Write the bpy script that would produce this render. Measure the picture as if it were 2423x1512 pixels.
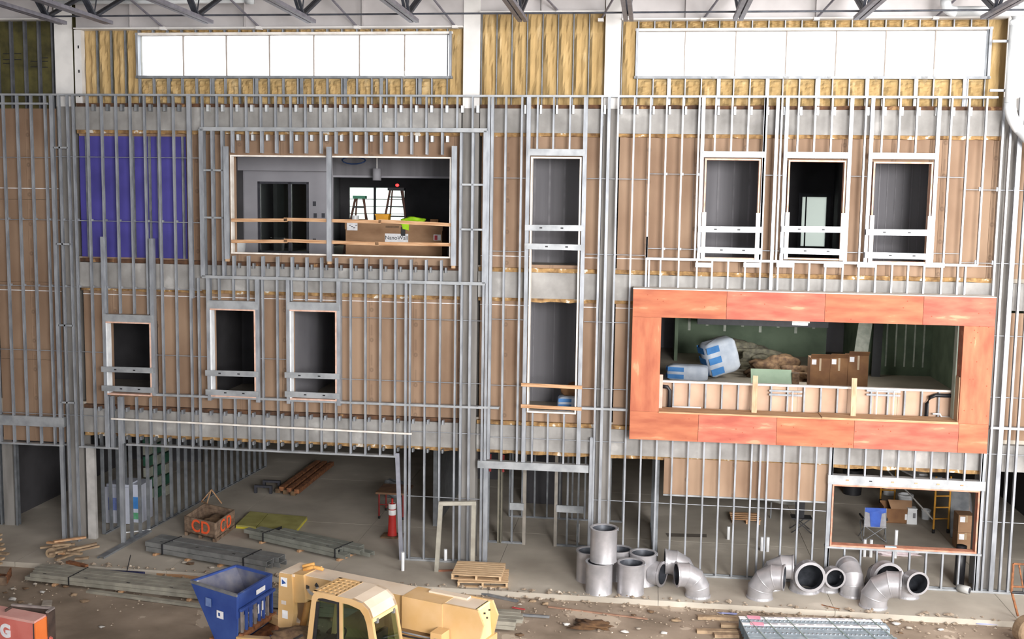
import bpy, bmesh, math, random
from mathutils import Vector, Matrix
for _o in list(bpy.data.objects): bpy.data.objects.remove(_o)
scn = bpy.context.scene
COL = scn.collection
random.seed(7)

# ---------------------------------------------------------------- camera
F, YAW, PIT, ROL = 2573.036, -.12498, .10807, .01495
CX, CY, CZ = 14.79975, -28.12373, 9.74518
def ray(px, py):
    u, v = px-1211.5, py-756.
    c, s = math.cos(ROL), math.sin(ROL); u, v = u*c+v*s, -u*s+v*c
    x, yy, zz = u/F, 1., -v/F
    c, s = math.cos(PIT), math.sin(PIT); y = yy*c+zz*s; z = -yy*s+zz*c
    c, s = math.cos(YAW), math.sin(YAW)
    return (x*c+y*s, -x*s+y*c, z)
def P(px, py, Y=0.):            # point (X, Z) of the upright plane at depth Y
    d = ray(px, py); t = (Y-CY)/d[1]; return (CX+t*d[0], CZ+t*d[2])
def G(px, py, Z=0.):            # point (X, Y) of the level plane at height Z
    d = ray(px, py); t = (Z-CZ)/d[2]; return (CX+t*d[0], CY+t*d[1])
def PX(px, py, Y=0.): return P(px, py, Y)[0]
def PZ(px, py, Y=0.): return P(px, py, Y)[1]
_f = Vector(ray(1211.5, 756)); _r = Vector(ray(2211.5, 756))-_f; _r.normalize(); _f.normalize()
_u = _r.cross(_f)
cam = bpy.data.objects.new('camera', bpy.data.cameras.new('camera')); COL.objects.link(cam)
cam.matrix_world = Matrix(((_r.x, _u.x, -_f.x, CX), (_r.y, _u.y, -_f.y, CY), (_r.z, _u.z, -_f.z, CZ), (0, 0, 0, 1)))
cam.data.sensor_fit = 'HORIZONTAL'; cam.data.sensor_width = 36.; cam.data.lens = F/2423*36
cam.data.clip_start = .1; cam.data.clip_end = 500
scn.camera = cam

# ---------------------------------------------------------------- light
w = bpy.data.worlds.new('sky'); scn.world = w; w.use_nodes = True
bgn = w.node_tree.nodes['Background']; bgn.inputs[0].default_value = (.93, .97, 1., 1); bgn.inputs[1].default_value = 3.2
scn.view_settings.view_transform = 'Standard'; scn.view_settings.look = 'None'
scn.view_settings.exposure = 0.33; scn.view_settings.gamma = 1.
scn.view_settings.use_curve_mapping = False
def area(name, loc, aim, sx, sy, power, col=(1, 1, 1)):
    l = bpy.data.lights.new(name, 'AREA'); l.shape = 'RECTANGLE'; l.size = sx; l.size_y = sy; l.energy = power; l.color = col
    o = bpy.data.objects.new(name, l); COL.objects.link(o); o.location = loc
    o.rotation_euler = (Vector(aim)-Vector(loc)).to_track_quat('-Z', 'Z').to_euler()
    return o
# added area lamps standing in for daylight from unseen openings behind and right
area('added_rear_lamp', (25., -35.4, 11.), (22., 0., 7.5), 10., 6.5, 3800, (1., .985, .965)).data.spread = math.radians(95)   # beam narrowed so less light reaches the left of the facade
area('added_rear_lamp_west', (5., -35.4, 9.5), (9., 0., 2.), 15., 9., 250, (1., .985, .965))
area('added_right_lamp', (33.5, -16., 8.5), (15., -3., 3.), 16., 10., 3100, (1., .985, .96))

# ---------------------------------------------------------------- materials
def lin(h):
    h = h.lstrip('#'); o = []
    for i in (0, 2, 4):
        c = int(h[i:i+2], 16)/255; o.append(c/12.92 if c <= .04045 else ((c+.055)/1.055)**2.4)
    return (*o, 1.)
MATS = {}
def mat(name, c1, c2=None, scale=6., rough=.6, metal=0., bump=0., detail=4., stretch=None, trans=0., c3=None, c3t=.62, spec=.5, coord='Object', emit=0.):
    if name in MATS: return MATS[name]
    m = bpy.data.materials.new(name); m.use_nodes = True; nt = m.node_tree; b = nt.nodes['Principled BSDF']
    b.inputs['Roughness'].default_value = rough; b.inputs['Metallic'].default_value = metal
    b.inputs['Specular IOR Level'].default_value = spec
    c2 = c2 or c1
    tc = nt.nodes.new('ShaderNodeTexCoord'); mp = nt.nodes.new('ShaderNodeMapping'); nt.links.new(tc.outputs[coord], mp.inputs[0])
    if coord == 'Object':      # world-sized grain although the unit meshes are scaled
        g = nt.nodes.new('ShaderNodeNewGeometry'); nt.links.new(g.outputs['Position'], mp.inputs[0])
    if stretch: mp.inputs['Scale'].default_value = stretch
    n = nt.nodes.new('ShaderNodeTexNoise'); n.inputs['Scale'].default_value = scale; n.inputs['Detail'].default_value = detail
    nt.links.new(mp.outputs[0], n.inputs[0])
    r = nt.nodes.new('ShaderNodeValToRGB'); nt.links.new(n.outputs[0], r.inputs[0])
    r.color_ramp.elements[0].position = .34; r.color_ramp.elements[0].color = lin(c1)
    r.color_ramp.elements[1].position = .62; r.color_ramp.elements[1].color = lin(c2)
    if c3:
        e = r.color_ramp.elements.new(min(.99, c3t+.06)); e.color = lin(c3)
    nt.links.new(r.outputs[0], b.inputs['Base Color'])
    if bump:
        bp = nt.nodes.new('ShaderNodeBump'); bp.inputs['Strength'].default_value = bump; bp.inputs['Distance'].default_value = .02
        nt.links.new(n.outputs[0], bp.inputs['Height']); nt.links.new(bp.outputs[0], b.inputs['Normal'])
    if trans:
        b.inputs['Transmission Weight'].default_value = trans
    if emit:
        b.inputs['Emission Color'].default_value = lin(c2); b.inputs['Emission Strength'].default_value = emit
    MATS[name] = m; return m
GALV = mat('galvanised_steel', '#85888e', '#a2a5ab', 5, .42, .35, stretch=(1, 1, .35))
GALV_D = mat('dull_galvanised_steel', '#75787d', '#8e9093', 4, .5, .35)
TRACK = mat('track_steel', '#8d9093', '#a9abae', 3, .45, .35)
BOARD = None
CONC = mat('concrete_beam', '#85827f', '#a29f9c', 1.6, .85, bump=.15, detail=8, c3='#b2afac')
CONCD = mat('weathered_column', '#77736f', '#8f8b87', 2.2, .8, bump=.1, detail=6, stretch=(2, 2, .3))
WOOD = mat('pine_lumber', '#a37650', '#c29c78', 5, .7, stretch=(.4, 3, 6), detail=6)
WOODV = mat('pine_lumber_upright', '#a58565', '#c0a182', 5, .7, stretch=(5, 3, .4), detail=6)
BUCK = mat('plywood_buck', '#c59b86', '#dbb7a6', 6, .7, detail=5)
BUCKW = mat('pale_buck', '#cfc6bd', '#e6e0d9', 4, .6)
STRIP = mat('firestop_wool', '#6d5136', '#b08c5c', 5.5, .95, bump=.4, detail=6, c3='#d6cfc4', c3t=.6)
STRIPD = mat('rusty_ledge', '#3f2e24', '#6b4a34', 3.5, .9, bump=.3, detail=6, c3='#a9855c')
WHITE = mat('white_paint', '#cfccca', '#e2dfdc', 1.5, .55)
GIRD = mat('grey_primer', '#b6b1b1', '#c5c0c0', 1.2, .5)
JOIST = mat('joist_primer', '#34363e', '#474a53', 5, .5, .2)
JOISTL = mat('joist_chord_paint', '#6c6972', '#817e87', 5, .45, .2)
BATT = mat('kraft_faced_batt', '#a98d5e', '#b99c6c', 3.2, .9, bump=.2, detail=3, stretch=(1.6, 1, .4), c3='#c3a97d')
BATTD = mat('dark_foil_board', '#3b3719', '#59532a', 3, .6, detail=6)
BLUE = mat('blue_weather_wrap', '#3d3881', '#4a4496', 1.2, .55, bump=.1, detail=2)
PLY = None
DRY = mat('grey_drywall', '#6d6b6f', '#7d7b7f', 1.0, .9, stretch=(3, 3, .15))  # drywall grey deepened so the colour carries the rooms' shade
DRYW = mat('primed_drywall', '#8f8d93', '#9b999f', .8, .85)  # white drywall toned down, room shade is part of this grey
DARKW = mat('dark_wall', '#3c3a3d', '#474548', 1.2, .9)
GREEN = mat('green_board', '#566453', '#6a7965', 1.4, .9, detail=6)
JOINT = mat('joint_compound', '#a9afa4', '#c2c6bb', 6, .9)
SLAB = mat('slab_concrete', '#a0978b', '#b8afa2', .55, .9, bump=.08, detail=9, c3='#c8bfb2')
DIRT = mat('site_dirt', '#7f7060', '#a29180', .8, .98, bump=.9, detail=13, c3='#bbab99', c3t=.56)
BLK = mat('black_plastic', '#16161a', '#202024', 6, .5)
RUST = mat('rusty_steel', '#5e3a28', '#94603c', 9, .85, bump=.3, detail=7)
PVC = mat('white_pvc', '#d5d6d8', '#e4e5e7', 4, .35)
CARD = mat('cardboard', '#8c6a4e', '#a17e60', 1.6, .85, stretch=(1, 1, 2))
CARDD = mat('brown_cardboard', '#6f4c33', '#85603f', 2, .85)
PAPER = mat('white_paper', '#dedde0', '#efeef0', 8, .7)

# ---------------------------------------------------------------- builders
def link(o, parent=None, kind=None):
    COL.objects.link(o)
    if parent is not None:
        o.parent = parent; o.matrix_parent_inverse = parent.matrix_basis.inverted()
    if kind: o['kind'] = kind
    return o
def tag(o, label=None, cat=None, group=None, kind=None):
    if label: o['label'] = label
    if cat: o['category'] = cat
    if group: o['group'] = group
    if kind: o['kind'] = kind
    return o
def thing(name, label, cat, loc=(0, 0, 0), group=None):
    o = bpy.data.objects.new(name, None); o.location = loc; o.empty_display_size = .2; COL.objects.link(o)
    return tag(o, label, cat, group)
def struct(name, label, loc=(0, 0, 0)):
    o = bpy.data.objects.new(name, None); o.location = loc; COL.objects.link(o); return tag(o, label, kind='structure')
_unit = {}
def _mesh(key, verts, faces, m, smooth=False):
    me = bpy.data.meshes.new(key); me.from_pydata(verts, [], faces); me.materials.append(m)
    bm = bmesh.new(); bm.from_mesh(me); bmesh.ops.recalc_face_normals(bm, faces=bm.faces); bm.to_mesh(me); bm.free()
    if smooth:
        for p in me.polygons: p.use_smooth = True
    me.update(); return me
CUBE_V = [(x, y, z) for x in (-.5, .5) for y in (-.5, .5) for z in (-.5, .5)]
CUBE_F = [(0, 1, 3, 2), (4, 6, 7, 5), (0, 4, 5, 1), (2, 3, 7, 6), (0, 2, 6, 4), (1, 5, 7, 3)]
def unit(kind, m):
    k = (kind, m.name)
    if k not in _unit:
        if kind == 'cube': _unit[k] = _mesh('box_'+m.name, CUBE_V, CUBE_F, m)
        if kind == 'chan':   # C section, web at -x, open towards +x, depth y, length z
            t, l = .09, .16
            pr = [(-.5, -.5), (.5, -.5), (.5, -.5+l), (.5-t*.6, -.5+l), (.5-t*.6, -.5+t*.5), (-.5+t, -.5+t*.5), (-.5+t, .5-t*.5), (.5-t*.6, .5-t*.5), (.5-t*.6, .5-l), (.5, .5-l), (.5, .5), (-.5, .5)]
            n = len(pr); v = [(x, y, -.5) for x, y in pr]+[(x, y, .5) for x, y in pr]
            f = [(i, (i+1) % n, n+(i+1) % n, n+i) for i in range(n)]
            for b in (0, n):
                f += [(b+0, b+1, b+4, b+5), (b+1, b+2, b+3, b+4), (b+0, b+5, b+6, b+11), (b+6, b+7, b+10, b+11), (b+7, b+8, b+9, b+10)]
            _unit[k] = _mesh('channel_'+m.name, v, f, m)
        if kind == 'cyl':
            n = 14; v = []; f = []
            for z in (-.5, .5): v += [(.5*math.cos(2*math.pi*i/n), .5*math.sin(2*math.pi*i/n), z) for i in range(n)]
            f = [(i, (i+1) % n, n+(i+1) % n, n+i) for i in range(n)]+[tuple(range(n)), tuple(range(n, 2*n))]
            me = _mesh('round_'+m.name, v, f, m)
            for p in me.polygons: p.use_smooth = len(p.vertices) == 4
            _unit[k] = me
    return _unit[k]
def box(name, x0, x1, y0, y1, z0, z1, m, parent=None, kind=None, label=None):
    o = bpy.data.objects.new(name, unit('cube', m)); o.location = ((x0+x1)/2, (y0+y1)/2, (z0+z1)/2)
    o.scale = (abs(x1-x0), abs(y1-y0), abs(z1-z0)); link(o, parent, kind)
    if label: o['label'] = label
    return o
def _frame(p0, p1, xdir):
    p0, p1 = Vector(p0), Vector(p1); z = (p1-p0); L = z.length; z.normalize(); x = Vector(xdir)
    x = x-z*x.dot(z)
    if x.length < 1e-4: x = z.orthogonal()
    x.normalize(); y = z.cross(x)
    return p0, p1, x, y, z, L
def bar(name, p0, p1, wx, wy, m, parent=None, xdir=(1, 0, 0), shape='cube', kind=None, label=None):
    p0, p1, x, y, z, L = _frame(p0, p1, xdir); c = (p0+p1)/2
    o = bpy.data.objects.new(name, unit(shape, m))
    o.matrix_world = Matrix(((x.x*wx, y.x*wy, z.x*L, c.x), (x.y*wx, y.y*wy, z.y*L, c.y), (x.z*wx, y.z*wy, z.z*L, c.z), (0, 0, 0, 1)))
    link(o, parent, kind)
    if label: o['label'] = label
    return o
def rod(name, p0, p1, r, m, parent=None, label=None): return bar(name, p0, p1, 2*r, 2*r, m, parent, shape='cyl', label=label)
def stud(parent, X, z0, z1, wd=.043, y0=0., dp=.1, m=None, name='stud', open=1):
    return bar(name, (X, y0+dp/2, z0), (X, y0+dp/2, z1), wd, dp, m or GALV, parent, (open, 0, 0), 'chan')
def track(parent, x0, x1, Z, h=.05, y0=-.006, dp=.165, m=None, name='track', down=True):
    return bar(name, (x0, y0+dp/2, Z), (x1, y0+dp/2, Z), h, dp, m or TRACK, parent, (0, 0, -1 if down else 1), 'chan')
def mesh(name, verts, faces, m, parent=None, smooth=False, kind=None, label=None, origin=True):
    if origin and verts:
        c = [sum(v[i] for v in verts)/len(verts) for i in range(3)]
        verts = [(v[0]-c[0], v[1]-c[1], v[2]-c[2]) for v in verts]
    else: c = (0, 0, 0)
    o = bpy.data.objects.new(name, _mesh(name, verts, faces, m, smooth)); o.location = c; link(o, parent, kind)
    if label: o['label'] = label
    return o
def prism(name, poly, axis, a0, a1, m, parent=None, label=None, fr=None):
    """poly of 2-D points extruded along axis; fr maps local (a,b,c) to the world"""
    n = len(poly); v = []
    for a in (a0, a1):
        for (p, q) in poly:
            t = {'x': (a, p, q), 'y': (p, a, q), 'z': (p, q, a)}[axis]; v.append(fr(*t) if fr else t)
    f = [(i, (i+1) % n, n+(i+1) % n, n+i) for i in range(n)]+[tuple(range(n)), tuple(range(n, 2*n))]
    return mesh(name, v, f, m, parent, label=label)
def tubepath(name, pts, r, m, parent=None, n=10, label=None, caps=True):
    pts = [Vector(p) for p in pts]; v = []; f = []; up = Vector((0, 0, 1))
    for i, p in enumerate(pts):
        d = (pts[min(i+1, len(pts)-1)]-pts[max(i-1, 0)]).normalized()
        x = d.cross(up if abs(d.z) < .95 else Vector((1, 0, 0))).normalized(); y = d.cross(x)
        rr = r[i] if isinstance(r, (list, tuple)) else r
        v += [tuple(p+x*rr*math.cos(2*math.pi*k/n)+y*rr*math.sin(2*math.pi*k/n)) for k in range(n)]
    for i in range(len(pts)-1):
        f += [(i*n+k, i*n+(k+1) % n, (i+1)*n+(k+1) % n, (i+1)*n+k) for k in range(n)]
    if caps: f += [tuple(range(n)), tuple(range((len(pts)-1)*n, len(pts)*n))]
    return mesh(name, v, f, m, parent, True, label=label)
def lathe(name, prof, c, m, parent=None, n=28, label=None, smooth=True):
    v = []; f = []
    for (r, z) in prof: v += [(c[0]+r*math.cos(2*math.pi*k/n), c[1]+r*math.sin(2*math.pi*k/n), c[2]+z) for k in range(n)]
    for i in range(len(prof)-1): f += [(i*n+k, i*n+(k+1) % n, (i+1)*n+(k+1) % n, (i+1)*n+k) for k in range(n)]
    o = mesh(name, v, f, m, parent, smooth, label=label)
    if smooth:
        md = o.modifiers.new('edge', 'EDGE_SPLIT'); md.split_angle = .7
    return o
def lump(name, c, r, m, parent=None, seed=0, amp=.3, sub=2, label=None, squash=(1, 1, 1)):
    bm = bmesh.new(); bmesh.ops.create_icosphere(bm, subdivisions=sub, radius=1.); rnd = random.Random(seed); ph = [rnd.uniform(0, 6) for _ in range(6)]
    for q in bm.verts:
        p = q.co; k = 1+amp*(math.sin(3*p.x+ph[0])*math.sin(4*p.y+ph[1])+.6*math.sin(7*p.z+ph[2]+3*p.x)+.5*math.sin(9*p.y+ph[3]+5*p.z))
        q.co = Vector((p.x*squash[0], p.y*squash[1], p.z*squash[2]))*k*r
    me = bpy.data.meshes.new(name); bm.to_mesh(me); bm.free(); me.materials.append(m)
    for p in me.polygons: p.use_smooth = True
    o = bpy.data.objects.new(name, me); o.location = c; link(o, parent)
    if label: o['label'] = label
    return o
def text(name, s, loc, rot, size, m, parent=None, ext=.002, bold=0.):
    cu = bpy.data.curves.new(name, 'FONT'); cu.body = s; cu.size = size; cu.extrude = ext; cu.offset = bold; cu.align_x = 'CENTER'; cu.align_y = 'CENTER'
    o = bpy.data.objects.new(name, cu); COL.objects.link(o); o.rotation_euler = rot; o.location = loc
    bpy.context.view_layer.update()
    me = bpy.data.meshes.new_from_object(o); mw = o.matrix_world.copy(); bpy.data.objects.remove(o)
    me.materials.clear(); me.materials.append(m); q = bpy.data.objects.new(name, me); q.matrix_world = mw; link(q, parent); return q
# ================================================================ the setting
S = .4064; OFF = 13.9077
TOP = 12.44
# ground and floors
fl = struct('floor', 'grey concrete slab running from the dirt edge back into the ground floor')
for i in range(8):
    x0 = -6+i*4.25
    for j, (y0, y1) in enumerate(((-1.9, 3.), (3., 8.), (8., 17.))):
        box('slab_bay', x0+.006, x0+4.244, y0+.006, y1-.006, -.14, 0., SLAB, fl)
box('slab_bed', -6, 28, -1.86, 17, -.3, -.02, CONCD, fl)
def ground():
    nx, ny = 150, 110; v = []; f = []
    x0, x1, y0, y1 = -8., 34., -37., -1.87
    for j in range(ny+1):
        t = j/ny; y = y1+(y0-y1)*t**1.8
        for i in range(nx+1):
            x = x0+(x1-x0)*i/nx
            h = .03*math.sin(x*1.7+y*.9)*math.sin(y*2.1-x*.4)+.016*math.sin(x*5.1+1.3)*math.sin(y*6.3+x)+.01*random.uniform(-1, 1)
            v.append((x, y, -.14+h*min(1, .25+2*t)))
    for j in range(ny):
        for i in range(nx):
            a = j*(nx+1)+i; f.append((a, a+1, a+nx+2, a+nx+1))
    o = mesh('ground', v, f, DIRT, smooth=True); tag(o, 'brown trampled site dirt in front of the concrete slab', kind='structure')
ground()
f1 = struct('floor', 'concrete floor of the middle storey'); box('slab_bay', -6.9, 27, .42, 16.5, 3.55, 3.95, SLAB, f1)
f2 = struct('floor', 'concrete floor of the top storey'); box('slab_bay', -6.9, 27, .42, 16.9, 7.35, 8.05, SLAB, f2)
rf = struct('ceiling', 'flat roof over the top storey'); box('roof_slab', -6.9, 27, .76, 12., 11.45, 11.75, DRY, rf)
rs = struct('ceiling', 'white metal roof deck of the hall'); 
for i in range(38):
    box('deck_rib', -6.5+i*1.1, -6.5+i*1.1+1.04, -36.2, .8, 15.3+(.05 if i % 2 else 0), 15.42, WHITE, rs)
box('roof_cover', -7, 35, -36.4, 1.2, 15.42, 15.6, GIRD, rs)
# hall enclosure behind and beside the viewer
wr = struct('wall_rear', 'pale rear wall of the hall around its tall glazing')
box('panel', -7, 35, -36., -35.8, -.3, 4.8, WHITE, wr); box('panel', -7, 35, -36., -35.8, 14.2, 15.4, WHITE, wr)
for x0, x1 in ((-7, -2.6), (12.6, 14.4), (29.6, 35)): box('panel', x0, x1, -36., -35.8, 4.8, 14.2, WHITE, wr)
wl = struct('wall_left', 'left side wall of the hall'); box('panel', -7., -6.8, -36, 17, -.3, 15.4, DRY, wl)
wg = struct('wall_right', 'right side wall of the hall beside its open bay')
box('panel', 34., 34.2, -36, -24.2, -.3, 15.4, WHITE, wg); box('panel', 34., 34.2, -7.8, 3, -.3, 15.4, DRYW, wg); box('panel', 34., 34.2, -24.2, -7.8, 13.7, 15.4, WHITE, wg); box('panel', 34., 34.2, -24.2, -7.8, -.3, 2.4, WHITE, wg)
we = struct('wall_end', 'plain wall continuing the facade to both sides')
box('panel', 24.9, 34, .6, .72, 2.0, 15.4, DRYW, we); box('panel', -6.8, -3.5, .52, .62, 2.8, 15.4, DRY, we)
box('panel', -6.5, 28, 16.6, 16.8, -.2, 7.4, DARKW, we); box('panel', -4.3, -4.1, .6, 16.6, -.2, 12, DARKW, we); box('panel', 26.9, 27.1, .5, 16.6, -.2, 12, DARKW, we)

# ---------------------------------------------------------------- sheathed wall behind the studs
def board_mat():
    m = mat('brown_sheathing', '#866b56', '#9f846d', .7, .85, detail=5, stretch=(1, 1, .6)); nt = m.node_tree
    b = nt.nodes['Principled BSDF']; lk = b.inputs['Base Color'].links[0].from_socket
    g = nt.nodes.new('ShaderNodeNewGeometry'); sp = nt.nodes.new('ShaderNodeSeparateXYZ'); nt.links.new(g.outputs['Position'], sp.inputs[0])
    def M(op, a, bb=None, c=None):
        n = nt.nodes.new('ShaderNodeMath'); n.operation = op
        for k, q in enumerate((a, bb, c)):
            if q is None: continue
            if isinstance(q, (int, float)): n.inputs[k].default_value = q
            else: nt.links.new(q, n.inputs[k])
        return n.outputs[0]
    # printed maker's stamps: a column of dark blots on every board
    fx = M('MODULO', M('ADD', sp.outputs[0], 12.57), 1.22); dx = M('DIVIDE', M('ABSOLUTE', M('SUBTRACT', fx, .44)), .055)
    fz = M('MODULO', M('ADD', sp.outputs[2], M('MULTIPLY', M('FLOOR', M('DIVIDE', M('ADD', sp.outputs[0], 12.57), 1.22)), .37)), .82)
    dz = M('DIVIDE', M('ABSOLUTE', M('SUBTRACT', fz, .4)), .06)
    d = M('SQRT', M('ADD', M('MULTIPLY', dx, dx), M('MULTIPLY', dz, dz)))
    blot = M('MULTIPLY', M('SUBTRACT', 1., M('MINIMUM', M('ABSOLUTE', M('MULTIPLY', M('SUBTRACT', d, .65), 1.6)), 1.)), .42)
    dx2 = M('MULTIPLY', dx, 2.2); word = M('MULTIPLY', M('MULTIPLY', M('LESS_THAN', dx2, 1.), M('GREATER_THAN', fz, .52)), .2)
    mk = M('MAXIMUM', blot, word)
    mx = nt.nodes.new('ShaderNodeMix'); mx.data_type = 'RGBA'; nt.links.new(mk, mx.inputs['Factor']); nt.links.new(lk, mx.inputs['A']); mx.inputs['B'].default_value = lin('#4a3a30')
    nt.links.new(mx.outputs['Result'], b.inputs['Base Color']); return m
BOARD = board_mat()
SY = .40
wb = struct('wall_back', 'brown paper-faced sheathing and grey concrete edge beams behind the studs')
OPEN = [(3.63, 9.62, 8.24, 10.87), (0., 1.3, 4.26, 6.3), (3., 4.28, 4.32, 6.74), (5.24, 6.54, 4.32, 6.77), (11.7, 13.0, 4.22, 7.38), (11.7, 13., 8.1, 10.9),
        (16.12, 17.5, 8.37, 10.9), (18.18, 19.58, 8.4, 10.88), (20.24, 21.66, 8.36, 10.86), (15.05, 22.62, 3.9, 7.3), (-.86, 2.22, 8.05, 11.36)]
def boards(x0, x1, z0, z1, m=None):
    xs = {x0, x1}; k = math.ceil(x0/1.22)
    while k*1.22 < x1: xs.add(k*1.22); k += 1
    for a, b, c, d in OPEN:
        if c < z1 and d > z0:
            for q in (a, b):
                if x0 < q < x1: xs.add(q)
    xs = sorted(xs); xs = [q for i, q in enumerate(xs) if i == 0 or q-xs[i-1] > .02]
    for a, b in zip(xs, xs[1:]):
        zc = [(z0, z1)]
        for oa, ob, oc, od in OPEN:
            if oa < (a+b)/2 < ob:
                nz = []
                for p, q in zc:
                    if oc >= q or od <= p: nz.append((p, q)); continue
                    if oc > p: nz.append((p, oc))
                    if od < q: nz.append((od, q))
                zc = nz
        for p, q in zc:
            if q-p > .03: box('sheathing_board', a+.003, b-.003, SY, SY+.016, p+.003, q-.003, m or BOARD, wb)
boards(-.86, 9.9, 8.0, 11.45); boards(10.35, 13.5, 8.0, 11.45); boards(13.95, 23.4, 8.0, 11.45)
boards(-.86, 9.9, 3.9, 7.15); boards(10.35, 13.5, 3.9, 7.15); boards(13.95, 33.8, 3.9, 7.15)
for z0, z1 in ((2.75, 5.1), (5.1, 7.3), (7.3, 9.6), (9.6, 12.1)): boards(-3.4, -1.5, z0, z1)
for z0, z1 in ((8.0, 11.45), ): boards(23.75, 33.8, z0, z1)
# low panel on the ground floor, right of the wide column
lx = [15.33, 15.95, 17.17, 18.39, 19.58]
for a, b in zip(lx, lx[1:]): box('sheathing_board', a+.003, b-.003, .2, .216, 2.14, 3.1, BOARD, wb)
box('track', 15.33, 19.58, .17, .22, 2.10, 2.14, TRACK, wb)
# blue wrapped panel
for a, b in ((-.86, -.2), (-.2, 1.02), (1.02, 2.22)): box('wrap_sheet', a+.002, b-.002, SY-.01, SY+.01, 8.05, 11.36, BLUE, wb, label='blue weather wrap')
for x in (-.62, .25, .73, 1.2, 1.45, 2.15): stud(wb, x, 8.05, 11.36, .04, SY-.1, .08, GALV_D)
# edge beams
for x0, x1 in ((-.86, 9.82), (10.32, 13.5), (13.92, 23.3)):
    box('edge_beam', x0, x1, .24, .72, 11.52, 12.14, CONC, wb)
    box('edge_beam', x0, x1, .24, .72, 7.22, 7.9, CONC, wb)
    box('edge_beam', x0, x1, .24, .72, 3.12, 3.8, CONC, wb)
for z0, z1 in ((3.12, 3.8), (7.22, 7.9), (11.52, 12.14)): box('edge_beam', 23.8, 33.8, .24, .72, z0, z1, CONC, wb)
def ragged(x0, x1, z, h, m, y0=.26, y1=.42, seed=0, step=.18):
    rnd = random.Random(seed); n = max(2, int((x1-x0)/step)); v = []; f = []
    for i in range(n+1):
        x = x0+(x1-x0)*i/n; d = rnd.uniform(-.02, .02); e = rnd.uniform(-.018, .018)
        v += [(x, y0+d, z+e), (x, y0+d*.5, z+h+e*.4), (x, y1, z+h), (x, y1, z)]
    for i in range(n):
        for k in range(4): f.append((i*4+k, i*4+(k+1) % 4, i*4+4+(k+1) % 4, i*4+4+k))
    f += [(0, 1, 2, 3), (n*4, n*4+1, n*4+2, n*4+3)]
    mesh('firestop_strip', v, f, m, wb)
for k, (x0, x1) in enumerate(((-.86, 2.7), (2.7, 6.3), (6.3, 9.82), (10.32, 13.5), (13.92, 17.2), (17.2, 20.3), (20.3, 23.3))):
    ragged(x0, x1, 12.14, .1, STRIPD, .28, .6, k); ragged(x0, x1, 11.43, .1, STRIP, .29, .44, 10+k)
    ragged(x0, x1, 7.9, .11, STRIPD if k < 3 else STRIP, .28, .46, 20+k); ragged(x0, x1, 7.12, .1, STRIP, .3, .46, 30+k)
    ragged(x0, x1, 3.8, .1, STRIPD if k < 3 else STRIP, .28, .46, 40+k); ragged(x0, x1, 3.02, .1, STRIP, .29, .46, 50+k)
for a, b in ((-.86, 9.9), (10.35, 11.68), (13.02, 13.5), (13.95, 14.4)): box('joint_bead', a, b, SY-.012, SY, 7.0, 7.02, PAPER, wb)
for a, b in ((10.35, 11.68), (13.02, 13.5), (13.95, 16.1), (17.52, 18.16), (19.6, 20.22), (21.68, 23.4)): box('joint_bead', a, b, SY-.012, SY, 8.3, 8.318, PAPER, wb)
for a, b in ((-3.4, -1.5), ): 
    for z in (9.9, 7.05): box('joint_bead', a, b, SY-.012, SY, z, z+.02, PAPER, wb)
# columns
def column(X, w_, z1, label, low=CONCD):
    t = thing('steel_column', label, 'column', (X, .5, 0), 'columns of the facade')
    for nm, a, b, m in (('lower_shaft', 0., 12.15, low), ('upper_shaft', 12.15, z1, WHITE)):
        n = 12; v = []
        hw, d0, d1, tf = w_/2, .3, .74, .05
        pr = [(-hw, d0), (hw, d0), (hw, d0+tf), (.03, d0+tf), (.03, d1-tf), (hw, d1-tf), (hw, d1), (-hw, d1), (-hw, d1-tf), (-.03, d1-tf), (-.03, d0+tf), (-hw, d0+tf)]
        for z in (a, b): v += [(X+x, y, z) for x, y in pr]
        f = [(i, (i+1) % n, n+(i+1) % n, n+i) for i in range(n)]
        for q in (0, n): f += [(q, q+1, q+2, q+11), (q+3, q+4, q+9, q+10), (q+5, q+6, q+7, q+8)]
        mesh(nm, v, f, m, t)
column(-1.19, .5, 15.3, 'first column from the left, white above and bare grey below')
column(10.07, .44, 15.3, 'column between the big wooden-railed opening and the tall narrow window')
column(13.72, .4, 15.3, 'column just left of the orange plywood surround, wrapped in white film above')
column(23.56, .5, 15.3, 'rightmost column beside the white drain pipe')

# ---------------------------------------------------------------- insulated clerestory wall
wu = struct('wall_upper', 'insulated clerestory wall with golden kraft-faced batts between thin studs')
UY = .55
_bm = {}
def batt(x0, x1, z0, z1, m=BATT, y=UY):
    k = random.randrange(6)
    if (k, m.name) not in _bm:
        rnd = random.Random(k*5+1); nx, nz = 6, 14; v = []; f = []
        ph = [rnd.uniform(0, 6) for _ in range(5)]
        for j in range(nz+1):
            for i in range(nx+1):
                a, b = i/nx, j/nz
                e = min(1, 5*min(a, 1-a))*min(1, 9*min(b, 1-b))
                h = e*(.06+.03*math.sin(9*a+ph[0]+2*math.sin(3*b+ph[1]))+.02*math.sin(17*b+ph[2]+4*a)+rnd.uniform(-.012, .012))
                if j == nz-3: h *= .4
                v.append((a-.5, -h, b-.5))
        for j in range(nz):
            for i in range(nx):
                q = j*(nx+1)+i; f.append((q, q+1, q+nx+2, q+nx+1))
        me = _mesh('batt', v, f, m); me.materials[0] = m; _bm[(k, m.name)] = me
    o = bpy.data.objects.new('batt', _bm[(k, m.name)]); o.location = ((x0+x1)/2, y, (z0+z1)/2); o.scale = (x1-x0, 1, z1-z0); link(o, wu)
WINS = [(.9, 9.46, 12.99, 14.07), (14.36, 22.92, 12.99, 14.12)]
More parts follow.
